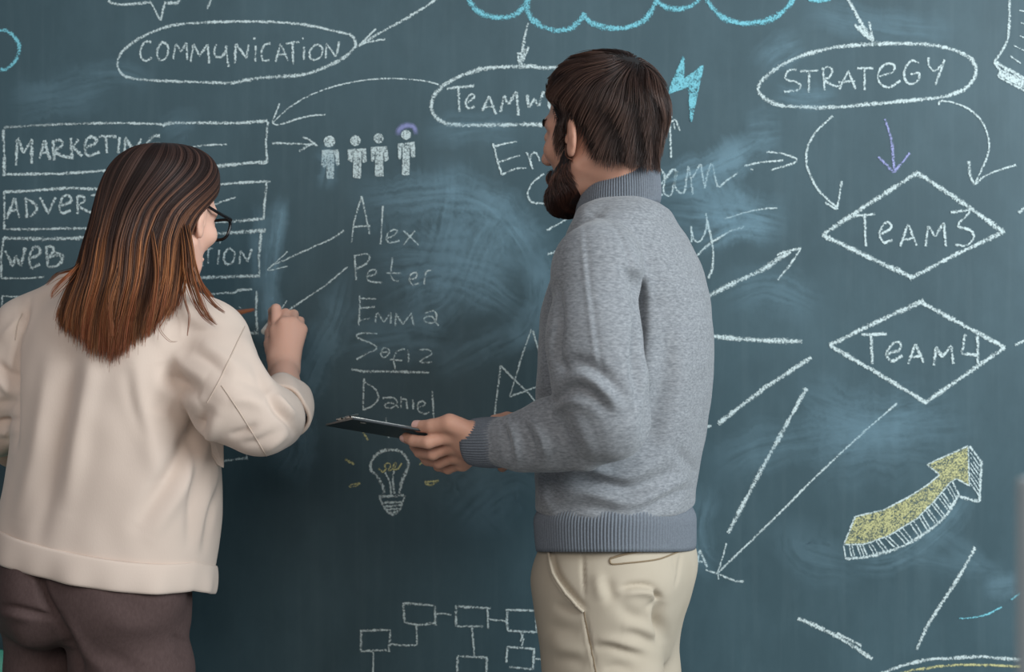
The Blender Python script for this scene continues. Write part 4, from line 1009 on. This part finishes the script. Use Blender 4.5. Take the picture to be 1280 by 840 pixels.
# ---------------------------------------------------------------- the woman in the beige jacket, writing
WDp = 2.28
WC = W(140, 420, WDp); WO = np.array([WC[0], WC[1], 0.0])
FA = math.radians(72); WF = np.array([math.cos(FA), math.sin(FA), 0]); WR = np.array([math.sin(FA), -math.cos(FA), 0])   # forward, right
WANG = math.atan2(WR[1], WR[0])
def wrows(tab, d=WDp):
    out = []
    for py, xl, xr, B in tab:
        E = (xr-xl)/2*d/FPX; s, c = abs(WR[0]), abs(WF[0])
        A = math.sqrt(max(E*E-(B*c)**2, .0016))/s
        cc = W((xl+xr)/2, py, d); out.append((cc[2], cc[0], cc[1], A, B))
    return out
zw = lambda py, d=WDp: CAM_Z-(py-420)/FPX*d
WT = [(322,150,215,.048),(340,128,228,.060),(356,98,238,.080),(374,66,256,.098),(395,40,274,.112),(420,24,284,.124),(460,18,284,.134),(500,18,270,.135),(545,18,266,.134),
      (590,13,273,.134),(640,5,274,.136),(690,-1,269,.138),(745,-4,262,.138)]
wtorso = Loft(wrows(WT), WANG, 2.3)
w_rarm = [W(205, 386, 2.27), W(258, 426, 2.24), W(271, 464, 2.20), W(291, 502, 2.165), W(322, 525, 2.165)]; w_rarm_r = [.045, .061, .060, .060, .053]
w_rfore = [W(324, 524, 2.165), W(340, 522, 2.20), W(352, 512, 2.26), W(357, 500, 2.31)]; w_rfore_r = [.052, .044, .035, .030]
w_larm = [W(95, 375, 2.29), W(42, 420, 2.29), W(6, 475, 2.29), W(-12, 526, 2.31)]; w_larm_r = [.048, .060, .058, .052]
w_lfore = [W(-12, 527, 2.31), W(-12, 530, 2.36), W(-2, 538, 2.40)]; w_lfore_r = [.052, .050, .044]
m_skinW = skin_mat('fair_skin', lin(234, 190, 168), lin(222, 164, 142))
HWm = Head(W(211, 262, 2.28), frame((math.cos(math.radians(65)), math.sin(math.radians(65))), 0.20), 0.865, True)
HWm.c[2] = 1.563
WRW = W(355, 462, 2.445)
kW = [W(345,414,2.475), W(355,405,2.470), W(366,404,2.474), W(376,412,2.480)]
fW = [[W(345,386,2.50), W(341,389,2.535), W(340,402,2.562)], [W(357,392,2.508), W(351,396,2.545), W(350,408,2.548)],
      [W(367,393,2.512), W(363,402,2.545), W(362,412,2.535)], [W(375,401,2.512), W(371,410,2.538), W(369,417,2.525)]]
tW = [W(344,448,2.455), W(339,430,2.485), W(338,416,2.525), W(340,407,2.560)]
hand_W, cW, _ = hand_sdf(WRW, kW, fW, tW, .026, .0118, [.0092, .0094, .0090, .0078], .0098)
WL_wr = W(60, 600, 2.52)
kX = [W(76,606,2.54), W(77,616,2.545), W(76,626,2.545), W(73,635,2.54)]
fX = [[k+np.array([.034, .006, -.010]), k+np.array([.052, -.004, -.022]), k+np.array([.062, -.016, -.034])] for k in kX]
tX = [W(64,598,2.51), W(78,596,2.505), W(90,600,2.50), W(100,606,2.50)]
hand_X, cX, _ = hand_sdf(WL_wr, kX, fX, tX, .026, .0118, [.0092, .0094, .0090, .0078], .0098)
whR = W(150, 750, 2.25); whL = W(48, 752, 2.30)
wlegR = [whR, W(166, 840, 2.25), W(160, 1130, 2.26), W(150, 1440, 2.30)]; wlegL = [whL, W(57, 840, 2.31), W(56, 1130, 2.31), W(52, 1430, 2.36)]
for L_ in (wlegR, wlegL): L_[2][2] = .46; L_[3][2] = .085
w_neck = [HWm.world((-.022, 0, -.05))[0], W(190, 330, 2.265), W(168, 380, 2.27)]
def woman_body(P):
    d = wtorso(P, grow=-.030)
    d = smin(d, near(lambda Q: chain(Q, w_neck, [.047, .045, .05], .02), w_neck[1], .2)(P), .03)
    d = smin(d, near(HWm, HWm.c, .16)(P), .02)
    d = smin(d, chain(P, w_rarm, [.04, .046, .044, .042, .036], .02), .03)
    d = smin(d, chain(P, w_rfore+[WRW], [.036, .036, .034, .030, .0235], .02), .02)
    d = smin(d, chain(P, w_larm, [.04, .048, .042, .038], .02), .03)
    d = smin(d, chain(P, w_lfore+[W(14, 556, 2.45), WL_wr], [.038, .036, .033, .032, .024], .02), .02)
    d = smin(d, hand_W(P), .010); d = smin(d, hand_X(P), .010)
    for L_ in (wlegL, wlegR):
        q = chain(P, L_, [.050, .048, .046, .033], .02)
        f1, f2 = foot(P, L_[3], WF)
        d = smin(d, smin(q, smin(f1, f2, .02), .02), .03)
    return d
V, F = surface_net(woman_body, [-.93, -.62, -.02], [-.30, .02, 1.70], .0029)
woman = build('person', V, F, m_skinW, None, origin=WO)
tag(woman, 'long-haired person in a beige jacket and brown trousers writing on the chalkboard', 'person')
eyes(HWm, woman)

# jacket: an open-bottomed shell
m_jkt, nt, p = mat('beige_cotton_canvas', lin(226, 211, 198), 0.88, 0.15)
n1 = noise_tex(nt, 5, 3); n2 = noise_tex(nt, 500, 2, 0.7, sc=(1, 1, .4))
nt.links.new(mixcol(nt, n1.outputs[0], lin(214, 193, 177), lin(223, 204, 190)), p.inputs['Base Color'])
bump(nt, p, n2.outputs[0], 0.2, 0.0007); p.inputs['Sheen Weight'].default_value = 0.15
def hem_z(P):
    """Lower edge of the jacket: drops to its right and to its front."""
    q = P-WO; r = q @ WR; f = q @ WF
    return 1.019-.053*np.clip((r+.19)/.35, -.1, 1.1)-.036*np.clip((f+.03)/.14, 0, 1)*np.clip((r+.10)/.2, 0, 1)
def wj_out(P):
    d = wtorso(P, cap=False); d = smax(d, P[:, 2]-wtorso.z1, .02)
    r = smin(chain(P, w_rarm, w_rarm_r, .03), chain(P, w_rfore, w_rfore_r, .02), .016)
    l = smin(chain(P, w_larm, w_larm_r, .03), chain(P, w_lfore, w_lfore_r, .02), .02)
    return smin(smin(d, r, .018), l, .018)
def woman_jacket(P):
    o = wj_out(P)
    inner = wtorso(P, cap=False, grow=-.008); inner = smax(inner, P[:, 2]-1.10, .01)
    d = smax(o, -inner, .003)
    d = smax(d, hem_z(P)+.012-P[:, 2], .003)
    # open sleeve end at the wrist
    ax = w_rfore[3]-w_rfore[2]; ax = ax/np.linalg.norm(ax)
    t = (P-w_rfore[3]) @ ax
    return smax(d, np.where(np.linalg.norm(P-w_rfore[3], axis=1) < .1, t-.004, -1.0), .003)
V, F = surface_net(woman_jacket, [-.93, -.60, .90], [-.28, -.02, 1.56], .0036)
V = relax(V, F, 2)
V = lumps(V, F, .22, .0035, 15, (1, 1, .55)); V = lumps(V, F, .09, .0012, 16, (1, 1, .8))
WFOLD = [
 ([118,440,110,480,95,560,82,640], 14, .006), ([92,430,82,500,62,600,46,680], 14, -.007), ([60,450,52,520,36,600,20,650], 12, .005),
 ([168,440,172,500,190,560,200,600], 16, .006), ([160,460,165,500,182,552], 10, -.004),
 ([262,505,246,535,215,590,172,655], 13, -.010), ([268,520,256,552,228,610,190,670], 12, .007), ([246,496,228,500,196,480], 14, .005),
 ([205,450,214,470,232,482,252,490], 14, -.008), ([216,440,232,462,258,474], 12, .006), ([222,470,206,500,200,520], 14, -.004),
 ([240,440,262,452,284,470], 7, -.003), ([250,428,274,442,300,460], 8, .003),
 ([250,512,246,560,240,620,236,680], 7, -.006), ([262,570,258,620,252,680], 8, .005), ([276,600,262,640,254,690], 6, -.006), ([270,560,268,600,266,660], 6, .003),
 ([312,440,326,470,336,490], 8, -.006), ([300,420,322,452,340,480], 9, .005), ([292,470,318,480,334,494], 9, -.004), ([286,500,310,500,334,510], 9, .004),
 ([286,545,304,540,322,530], 6, -.004), ([330,565,346,552,360,540], 6, .004), ([300,555,322,552,344,540], 6, -.003), ([335,494,346,512,362,528,370,545], 6, -.007), ([344,492,356,508,370,522], 5, .006),
 ([24,372,30,395,16,420], 6, -.004), ([38,370,30,400,22,430], 5, -.005), ([22,420,18,460,18,520,18,560], 5, -.010), ([-5,452,8,466,18,474], 6, -.007), ([-5,470,6,484,17,492], 6, .005), ([-4,528,8,526,18,524], 4, -.007), ([-4,540,8,540,18,536], 6, .005), ([-6,505,8,503,16,500], 7, -.004), ([30,395,16,410,0,425], 7, .004),
 ([90,375,150,388,200,384,255,384], 10, .004), ([70,364,84,360,110,362], 5, -.003)]
V = folds(V, F, [(a, w*.9, h*1.35) for a, w, h in WFOLD])
jacket = part('jacket', V, F, m_jkt, woman)
bvh_j = BVHTree.FromPolygons(V.tolist(), F.tolist())
m_seam, nt, p = mat('jacket_seam', lin(198, 180, 165), 0.95, 0.1)
for L_ in ([306,408,290,442,274,476,259,503],[277,482,296,510,318,545,333,570],[28,392,22,405,19,425]):
    seam('seam', bvh_j, np.array(L_, float).reshape(-1, 2), 2.2, .0010, m_seam, woman, jacket, .0001)
# hem band: a turned, stitched strip round the bottom
def whem(ph, t):
    zt = .045
    P0 = wtorso.point(ph, np.full_like(ph, .96), 0)
    hz = hem_z(P0); z = hz+zt*(1-t)
    P = wtorso.point(ph, z, .0015+.0035*math.sin(math.pi*min(1., t*1.02+.02))**.4+.004*t)
    N = wtorso.point(ph, z, .03)-P; N /= np.linalg.norm(N, axis=1, keepdims=True)
    w = .0022*np.sin(ph*9+1.3)+.0016*np.sin(ph*17)
    return P+N*(w*t)[:, None], N
ring_band('hem_band', m_jkt, woman, whem, 400, 14, 1, 0.0, jacket, thick=.004)
# turned-back cuff, wide and loose
ax = w_rfore[3]-w_rfore[1]; ax /= np.linalg.norm(ax)
xa = np.cross(ax, (0, 0, 1.)); xa /= np.linalg.norm(xa); ya = np.cross(ax, xa)
def wcuff(ph, t):
    c = w_rfore[2]-ax*.024+(w_rfore[3]-w_rfore[2]+ax*.026)*t
    N = np.cos(ph)[:, None]*xa+np.sin(ph)[:, None]*ya
    r = .0485-.004*t+.0025*math.sin(math.pi*t)+.0022*np.sin(ph*2+.5)+.0016*np.sin(ph*5+t*4)
    return c+N*r[:, None]+ax*(.003*np.sin(ph*3))[:, None], N
ring_band('cuff', m_jkt, woman, wcuff, 160, 14, 1, 0.0, jacket, thick=.006)
def slab(name, pts, d0, d1, material, root, parent, thick=.004):
    """A cut piece of cloth with thickness: outline in pixels with a depth for each corner."""
    n = len(pts); A = np.array([W(a, b, d) for a, b, d in pts]); nrm = np.cross(A[1]-A[0], A[2]-A[0]); nrm /= np.linalg.norm(nrm)
    if nrm[1] > 0: nrm = -nrm
    V = np.concatenate([A+nrm*thick/2, A-nrm*thick/2])
    F = [list(range(n)), list(range(2*n-1, n-1, -1))]+[[i, i+n, (i+1) % n+n, (i+1) % n] for i in range(n)]
    o = part(name, V, F, material, root, parent, smooth=False)
    b = o.modifiers.new('soft', 'BEVEL'); b.width = .0012; b.segments = 2
    return o
slab('pocket_flap', [(250,534,2.235),(262,528,2.225),(279,540,2.245),(280,584,2.26),(272,580,2.25),(258,556,2.235)], 0, 0, m_jkt, woman, jacket, .005)
# stand collar under the hair
def wcol(ph, t):
    c = W(178, 352, 2.262)+(W(186, 330, 2.262)-W(178, 352, 2.262))*t
    N = np.cos(ph)[:, None]*WR+np.sin(ph)[:, None]*WF
    return c+N*(.074-.010*t), N
ring_band('collar', m_jkt, woman, wcol, 120, 8, 1, 0.0, jacket, thick=.004)

# trousers
m_brn, nt, p = mat('dark_brown_wool', lin(84, 70, 70), 0.9, 0.12)
n1 = noise_tex(nt, 260, 3, 0.7, sc=(1, 1, .5)); n3 = noise_tex(nt, 8, 2)
nt.links.new(mixcol(nt, n1.outputs[0], lin(74, 59, 57), lin(100, 82, 79)), p.inputs['Base Color']); bump(nt, p, n1.outputs[0], .2, .0008)
WP = [(640,14,226,.106),(670,8,232,.112),(705,4,235,.120),(740,2,236,.122),(765,1,237,.116),(790,0,237,.106)]
wpelvis = Loft(wrows(WP), WANG, 2.4)
def woman_trousers(P):
    d = wpelvis(P)
    # two rounded buttocks and the legs below them
    d = smin(d, ell(P, W(146, 742, 2.215), (.105, .085, .098)), .02); d = smin(d, ell(P, W(56, 738, 2.235), (.066, .08, .092)), .02)
    r = chain(P, wlegR, [.092, .0915, .078, .062], .02); l = chain(P, wlegL, [.062, .062, .070, .060], .02)
    d = smin(d, smin(r, l, .008), .014)
    return smax(smax(d, P[:, 2]-zw(650), .003), .05-P[:, 2], .004)
V, F = surface_net(woman_trousers, [-.93, -.58, .03], [-.36, -.08, zw(645)], .004)
V = relax(V, F, 2); V = lumps(V, F, .14, .0018, 28)
q4 = lambda L: [v/4.2+(640 if i % 2 else 0) for i, v in enumerate(L)]
WPF = [(q4([205,260,210,340,225,420,260,500,305,560]), 5, -.016), (q4([0,495,80,505,180,530,290,555]), 4, -.010), (q4([0,520,80,535,180,560]), 8, .006),
 (q4([305,560,350,640,400,740,430,860]), 6, -.013), (q4([330,560,400,680,470,760,560,850]), 9, .007), (q4([540,400,640,470,760,520]), 14, -.003),
 (q4([890,430,900,400,915,375]), 3, -.008), (q4([900,650,950,680,1000,700]), 5, -.006), (q4([920,720,960,745,1000,760]), 6, -.005), (q4([560,740,660,800,760,850]), 10, -.004),
 (q4([560,580,700,600,850,590]), 12, .003), (q4([60,600,120,700,140,800]), 10, .004), (q4([240,800,330,720,380,700]), 9, -.006)]
V = folds(V, F, WPF)
part('trousers', V, F, m_brn, woman)
make_shoe(woman, wlegR[3], WF); make_shoe(woman, wlegL[3], WF)

# long straight hair, brown fading to auburn at the ends
m_hairW = hair_mat('long_brown_hair', [(0, lin(52, 38, 35)), (.36, lin(76, 53, 45)), (.60, lin(112, 75, 55)), (.82, lin(162, 106, 66)), (1, lin(136, 76, 48))], .5, .25)
HR = [(179.5,206,208,2.275,.002),(181,192,222,2.275,.020),(184,174,240,2.275,.045),(190,162,254,2.276,.068),(200,149,265,2.278,.086),(215,138,271,2.28,.099),(235,129,271,2.28,.106),(260,122,264,2.275,.106),
      (285,116,252,2.265,.101),(305,110,244,2.25,.094),(330,103,240,2.225,.082),(350,95,237,2.205,.068),(370,86,232,2.19,.056),(390,79,226,2.18,.046),(410,77,220,2.175,.042),(450,77,214,2.17,.040)]
HA = crom(np.array(HR, float), 10)
def henv(py, ph, k=1.0):
    """The envelope of the hair: pixel height py, angle ph (0 = right, -90 deg = towards the camera)."""
    g = lambda i: np.interp(py, HA[:, 0], HA[:, i])
    d = g(3); cx = (g(1)+g(2))/2; hw = (g(2)-g(1))/2
    x = (cx-640)/FPX*d+np.cos(ph)*hw/FPX*d*k; y = CAM_Y+d+np.sin(ph)*g(4)*k
    return np.stack([x, y, CAM_Z-(py-420)/FPX*d], -1)
FA0, FA1 = math.radians(-22), math.radians(118)        # the face opening
def face_ang(ph, w):
    """Bend strands out of the face opening; ph in (-180-62 .. 118)."""
    mid = math.radians(52)
    a = (ph-mid+math.pi) % (2*math.pi)-math.pi          # signed angle from the face axis
    half0, half1 = math.radians(70), math.pi
    b = np.sign(a)*(half0*w+np.abs(a)/math.pi*(math.pi-half0*w))
    return mid+b
def py_end(px):
    return np.interp(px, [77, 90, 105, 130, 155, 180, 200, 212, 222, 232], [398, 404, 415, 432, 442, 428, 412, 400, 386, 372])
def hair_strands(n, seed, kin=(.885, 1.02), rad=.00062, steps=36, spread=1.0):
    r = np.random.default_rng(seed)
    ph0 = r.uniform(-math.pi, math.pi, n)
    g = r.integers(0, 120, n); cph = np.random.default_rng(4).uniform(-math.pi, math.pi, 120)
    a0 = face_ang(ph0, 1.0)
    pxe = 153+77*np.cos(a0)
    e = py_end(pxe)+r.normal(0, 7, n)-np.abs(r.normal(0, 10, n))*(r.random(n) < .35)
    start = 180+r.uniform(0, 3, n)
    kk = r.uniform(kin[0], kin[1], n); rnd = r.random(n)
    t = np.linspace(0, 1, steps)[None]
    py = start[:, None]+(e-start)[:, None]*t**1.9
    w = np.clip((py-190)/88, 0, 1); w = w*w*(3-2*w)
    # clumps draw together towards the tips
    tgt = cph[np.argmin(np.abs((ph0[:, None]-cph[None]+math.pi) % (2*math.pi)-math.pi), 1)]
    rnd = np.clip(.5+.34*np.sin(tgt*31)+.12*np.sin(ph0*90)+r.normal(0, .13, n), 0, 1)
    dl = (tgt-ph0+math.pi) % (2*math.pi)-math.pi
    ph = ph0[:, None]+dl[:, None]*.55*np.clip((py-240)/170, 0, 1)**1.5
    ph = ph+.05*np.sin(py*.02+tgt[:, None]*7+rnd[:, None])*np.clip((py-220)/120, 0, 1)
    a = face_ang(ph, w)
    wob = 1+.018*np.sin(tgt[:, None]*40)*np.clip((py-230)/80, 0, 1)
    P = henv(py, a, kk[:, None]*wob)
    P += (r.normal(size=(n, 1, 3))*.0035*spread*np.clip((t[..., None]-.5)*2, 0, 1)**2)
    along = np.clip((py-190)/250, 0, 1)
    R = rad*(.7+.6*rnd[:, None])*np.clip(1.05-.8*np.clip(t-.75, 0, 1)*4*.9, .15, 1)
    return P, R, along, rnd
n, m = 120, 46
phg = np.linspace(-math.pi, math.pi, n, endpoint=False)+math.radians(48)
pyg = 179.6+(396-179.6)*np.linspace(0, 1, m)**1.4
PH, PY = np.meshgrid(phg, pyg, indexing='ij')
wv = np.clip((PY-190)/88, 0, 1); wv = wv*wv*(3-2*wv)
AG = face_ang(PH, wv)
pxl = 153+77*np.cos(AG)
PYb = 179.6+(PY-179.6)*(np.clip(py_end(pxl)-14, 0, 500)-179.6)/(396-179.6)
outer = henv(PYb, AG, .87); inner_ = henv(PYb, AG, .74)
ii = np.arange(n*m).reshape(n, m)
def gridF(idx, flip=False):
    i2 = np.roll(idx, -1, 0)
    q = np.stack([idx[:, :-1], i2[:, :-1], i2[:, 1:], idx[:, 1:]], -1)
    # leave the face opening open: no faces that bridge it
    brid = np.abs(((AG-np.roll(AG, -1, 0))+math.pi) % (2*math.pi)-math.pi)[:, :-1] > .35
    q = q[~brid]
    return q[:, ::-1] if flip else q
bF = np.concatenate([gridF(ii), gridF(ii+n*m, True)])
bV = np.concatenate([outer.reshape(-1, 3), inner_.reshape(-1, 3)])
bal = np.clip((np.concatenate([PYb.ravel(), PYb.ravel()])-190)/250, 0, 1)*.9
P1, R1, a1, r1 = hair_strands(8500, 31)
strands('hair', P1, R1, a1, r1, m_hairW, woman, (bV, bF, bal))
# loose locks that leave the mass
locks = []
def lock(pts, n, spread, seed):
    r = np.random.default_rng(seed); C = crom(np.array([W(*q) for q in pts]), 7)
    t = np.linspace(0, 1, len(C))[:, None]
    locks.append([])
    for _ in range(n):
        o = r.normal(size=3)*spread; o2 = r.normal(size=3)*spread*.6
        locks[-1].append((C+o*np.sin(np.pi*t*.8+.3)+o2*(t-.5), r.random()))
lock([(232,262,2.235),(238,300,2.20),(243,330,2.19),(252,358,2.185),(266,378,2.18),(280,390,2.17),(268,404,2.16)][:6], 22, .0034, 1)
lock([(226,265,2.22),(234,310,2.19),(238,345,2.175),(246,372,2.16),(256,392,2.155),(269,405,2.16)], 42, .0044, 2)
lock([(226,290,2.20),(232,330,2.18),(230,370,2.16),(236,395,2.155),(234,420,2.15)], 5, .0012, 3)
lock([(250,350,2.30),(272,382,2.34),(290,391,2.36),(318,387,2.38)], 24, .0028, 4)
lock([(255,360,2.30),(275,388,2.34),(292,396,2.36),(300,396,2.38)], 8, .0024, 5)
lock([(110,315,2.2),(95,335,2.19),(72,343,2.19),(58,356,2.19)], 10, .0025, 6)
lock([(100,330,2.18),(86,346,2.17),(70,362,2.165),(64,372,2.16)], 14, .003, 7)
lock([(215,380,2.15),(205,400,2.14),(200,412,2.14),(212,426,2.135),(222,427,2.135)], 2, .0006, 8)
lock([(150,300,2.16),(146,340,2.14),(136,380,2.12),(140,420,2.115)], 30, .003, 9)
lock([(190,290,2.165),(196,340,2.14),(192,385,2.12),(186,420,2.115)], 30, .003, 10)
groups = locks
for locks in groups:
  L_ = max(len(a) for a, _ in locks)
  PL = np.stack([np.stack([np.interp(np.linspace(0, 1, L_), np.linspace(0, 1, len(a)), a[:, i]) for i in range(3)], 1) for a, _ in locks])
  rl = np.array([b for _, b in locks]); k = np.linspace(0, 1, L_)
  pyl = proj(PL.reshape(-1, 3))[:, 1].reshape(PL.shape[:2])
  strands('hair_lock', PL, np.outer(.0005+.0003*rl, np.minimum(1-.8*k**2, .15+k*5)), np.clip((pyl-190)/210, 0, 1), rl, m_hairW, woman)
# ---------------------------------------------------------------- clipboard held by the man
m_clip, nt, p = mat('black_clipboard', lin(34, 40, 44), 0.38, 0.45)
n = noise_tex(nt, 300, 2); bump(nt, p, n.outputs[0], .08, .0005)
m_paper, nt, p = mat('white_paper', lin(190, 193, 192), 0.85, 0.2)
m_metal, nt, p = mat('polished_steel', lin(190, 186, 178), 0.28, 0.5, Metallic=1.0)
n = noise_tex(nt, 150, 2); bump(nt, p, n.outputs[0], .05, .0005)
cA = W(441, 523, 2.025); cB = W(407, 531, 2.225); cE = W(548, 543, 2.085)
uy = cB-cA; wid = np.linalg.norm(uy); uy /= wid
ux = cE-cA; ux -= uy*(ux @ uy); ux /= np.linalg.norm(ux)
un = np.cross(ux, uy); un = un if un[2] > 0 else -un
Rb = np.stack([ux, uy, un], 1); LEN = .245
cc = cA+ux*LEN/2+uy*wid/2
clip = empty('clipboard', cc); tag(clip, 'thin black clipboard with white paper held flat by the bearded person', 'clipboard')
def bx(c, s, bev=.001): return box_vf(cc+Rb @ np.array(c), s, Rb, bev)
V, F = bx((0, 0, 0), (LEN, wid, .0036), .0012); part('board', V, F, m_clip, clip, smooth=False)
V, F = bx((.008, 0, .0034), (LEN-.03, wid-.05, .0026), .0006); part('paper', V, F, m_paper, clip, smooth=False)
V, F = bx((-LEN/2+.020, 0, .0058), (.026, .11, .003), .0012)
lever = part('clip', V, F, m_metal, clip, smooth=False)
for sgn in (-1, 1):
    t = np.linspace(0, 1, 15); C = [cc+Rb @ np.array([-LEN/2+.006+.026*math.sin(math.pi*a)*.55, sgn*(.012+.040*a), .0065+.0065*math.sin(math.pi*a)]) for a in t]
    V, F = tubes(np.array(C)[None], np.full((1, 15), .0016), 6); part('wire_loop', V, F, m_metal, clip, lever)
an = np.linspace(0, 2*math.pi, 20)
C = np.array([cc+Rb @ np.array([-LEN/2+.02, -wid/2+.02, -.0022])+Rb @ np.array([.0035*math.cos(a), .0035*math.sin(a), 0]) for a in an])
V, F = tubes(C[None], np.full((1, 20), .0009), 6); part('rivet', V, F, m_metal, clip)

# ---------------------------------------------------------------- stick of chalk in the writing hand
m_chalk, nt, p = mat('chalk_stick', lin(232, 232, 226), 0.95, 0.1)
n = noise_tex(nt, 400, 3); bump(nt, p, n.outputs[0], .3, .0006)
a, b = W(330, 415, 2.540), W(346, 395, 2.602); ax = (b-a)/np.linalg.norm(b-a)
x = np.cross(ax, (0, 0, 1.)); x /= np.linalg.norm(x); y = np.cross(ax, x)
prof = [(0, .0), (0, .0048), (.0006, .0058), (.0014, .0062), (.5, .0062), (.98, .0060), (.995, .0046), (1, .0022), (1, 0)]
L = np.linalg.norm(b-a); V = []
for t, r in prof:
    s = t*L if t > .01 or t == 0 else t
    for j in range(20): V.append(a+ax*s+(x*math.cos(j*math.pi/10)+y*math.sin(j*math.pi/10))*r)
F = [[i*20+j, i*20+(j+1) % 20, (i+1)*20+(j+1) % 20, (i+1)*20+j] for i in range(len(prof)-1) for j in range(20)]
ch = build('chalk_stick', np.array(V), F, m_chalk, None, origin=a); tag(ch, 'small white stick of chalk pinched in the writing hand', 'chalk')

# ---------------------------------------------------------------- eyeglasses worn by the woman
m_blk, nt, p = mat('black_acetate', lin(22, 20, 22), 0.25, 0.5)
m_lens, nt, p = mat('spectacle_glass', (1, 1, 1, 1), 0.02, 0.5); p.inputs['Transmission Weight'].default_value = 1.0; p.inputs['IOR'].default_value = 1.02
gl = empty('eyeglasses', HWm.world((.11, 0, -.01))[0]); tag(gl, 'black-framed eyeglasses worn by the long-haired person', 'eyeglasses')
def rim_curve(sd, n=40):
    P = []
    for i in range(n):
        t = 2*math.pi*i/n; c, s = math.cos(t), math.sin(t)
        c2 = math.copysign(abs(c)**.62, c); s2 = math.copysign(abs(s)**.62, s)
        yy = .0335+c2*.0265*(1 if s < 0 else 1.04); zz_ = -.010+s2*.0205
        P.append((.1145-.16*max(0, yy-.03)**1.0-.02*abs(yy)*.5+zz_*.12, sd*yy, zz_))
    return np.array(P)
def gtube(pts, r, nm, parent=None, closed=False, sides=8, flat=1.0):
    P = HWm.world(np.array(pts))
    if closed: P = np.concatenate([P, P[:2]])
    V, F = tubes(P[None], np.full((1, len(P)), r), sides); return part(nm, V, F, m_blk, gl, parent)
front = gtube(crom(np.array([(.1135, .008, .000), (.1165, .0, .003), (.1135, -.008, .000)]), 6), .0018, 'bridge')
for sd in (1, -1):
    rc = rim_curve(sd); rim = gtube(rc, .0026, 'rim', None, True)
    c = rc.mean(0); inner = rc*.97+c*.03
    V = np.concatenate([HWm.world(inner+np.array([.0005, 0, 0])), HWm.world(inner-np.array([.0005, 0, 0]))]); n = len(inner)
    F = [list(range(n)), list(range(2*n-1, n-1, -1))]+[[i, i+n, (i+1) % n+n, (i+1) % n] for i in range(n)]
    part('lens', V, F, m_lens, gl, rim, smooth=False)
    gtube(crom(np.array([(.1045, sd*.0615, .004), (.094, sd*.071, .0045), (.060, sd*.0755, .004), (.02, sd*.0775, .006), (.004, sd*.0785, .009), (-.012, sd*.0795, .002), (-.022, sd*.077, -.016)]), 6), .0026, 'temple_arm')

# ---------------------------------------------------------------- turquoise chair behind the woman's legs
m_teal, nt, p = mat('turquoise_plastic', lin(92, 190, 166), 0.45, 0.4)
n = noise_tex(nt, 200, 2); bump(nt, p, n.outputs[0], .05, .0005)
m_leg, nt, p = mat('pale_wood_leg', lin(196, 170, 132), 0.5, 0.3)
n = noise_tex(nt, 12, 4, sc=(1, 1, .1)); nt.links.new(mixcol(nt, n.outputs[0], lin(182, 154, 116), lin(208, 184, 148)), p.inputs['Base Color'])
CX, CY = -1.105, CAM_Y+2.43
chair = empty('chair', (CX, CY, 0)); tag(chair, 'turquoise plastic chair at the lower left edge behind the long-haired person', 'chair')
def curved_panel(w, h, thick, cz, cy, bend):
    n, m = 13, 9; V = []
    for sgn in (1, -1):
        for i in range(m):
            for j in range(n):
                u = j/(n-1)*2-1; v = i/(m-1)
                k = 1-.06*max(0, v-.75)*4
                V.append((CX+u*w/2*k, CY+cy+bend*u*u+sgn*thick/2+.03*v, cz+v*h))
    o = n*m; F = []
    for i in range(m-1):
        for j in range(n-1):
            F.append([i*n+j, i*n+j+1, (i+1)*n+j+1, (i+1)*n+j]); F.append([o+i*n+j, o+(i+1)*n+j, o+(i+1)*n+j+1, o+i*n+j+1])
    bd = [j for j in range(n)]+[i*n+n-1 for i in range(1, m)]+[(m-1)*n+j for j in range(n-2, -1, -1)]+[i*n for i in range(m-2, 0, -1)]
    for q in range(len(bd)):
        a_, b_ = bd[q], bd[(q+1) % len(bd)]; F.append([a_, a_+o, b_+o, b_])
    return np.array(V), F
zt = CAM_Z-(818-420)/FPX*2.50
V, F = curved_panel(.44, .34, .012, zt-.34, .12, -.05); part('backrest', V, F, m_teal, chair)
V, F = box_vf((CX, CY-.08, .445), (.44, .42, .03), bev=.012); part('seat', V, F, m_teal, chair)
V, F = box_vf((CX, CY+.10, .47), (.30, .05, .06), bev=.01); part('back_support', V, F, m_teal, chair)
for sx in (-1, 1):
    for sy in (-1, 1):
        P = np.array([[CX+sx*.15, CY-.08+sy*.13, .432], [CX+sx*.20, CY-.08+sy*.18, .0]])
        P = np.linspace(P[0], P[1], 6); V, F = tubes(P[None], np.linspace(.018, .012, 6)[None], 10); part('leg', V, F, m_leg, chair)

# ---------------------------------------------------------------- pale upright panel close to the lens on the right edge
m_pan, nt, p = mat('pale_grey_panel', lin(198, 208, 210), 0.6, 0.3)
n = noise_tex(nt, 40, 3); bump(nt, p, n.outputs[0], .05, .001)
x0 = W(1285, 600, 0.80)[0]; ztop = W(0, 600, 0.80)[2]
pan = empty('standing_panel', (x0+.06, CAM_Y+.81, 0)); tag(pan, 'pale grey standing panel blurred at the lower right edge', 'panel')
V, F = box_vf((x0+.06, CAM_Y+.81, (ztop+.05)/2), (.12, .022, ztop-.05), bev=.004); part('screen', V, F, m_pan, pan, smooth=False)
for dx in (.025, .095):
    V, F = box_vf((x0+dx, CAM_Y+.81, .03), (.03, .30, .06), bev=.008); part('foot', V, F, m_pan, pan, smooth=False)
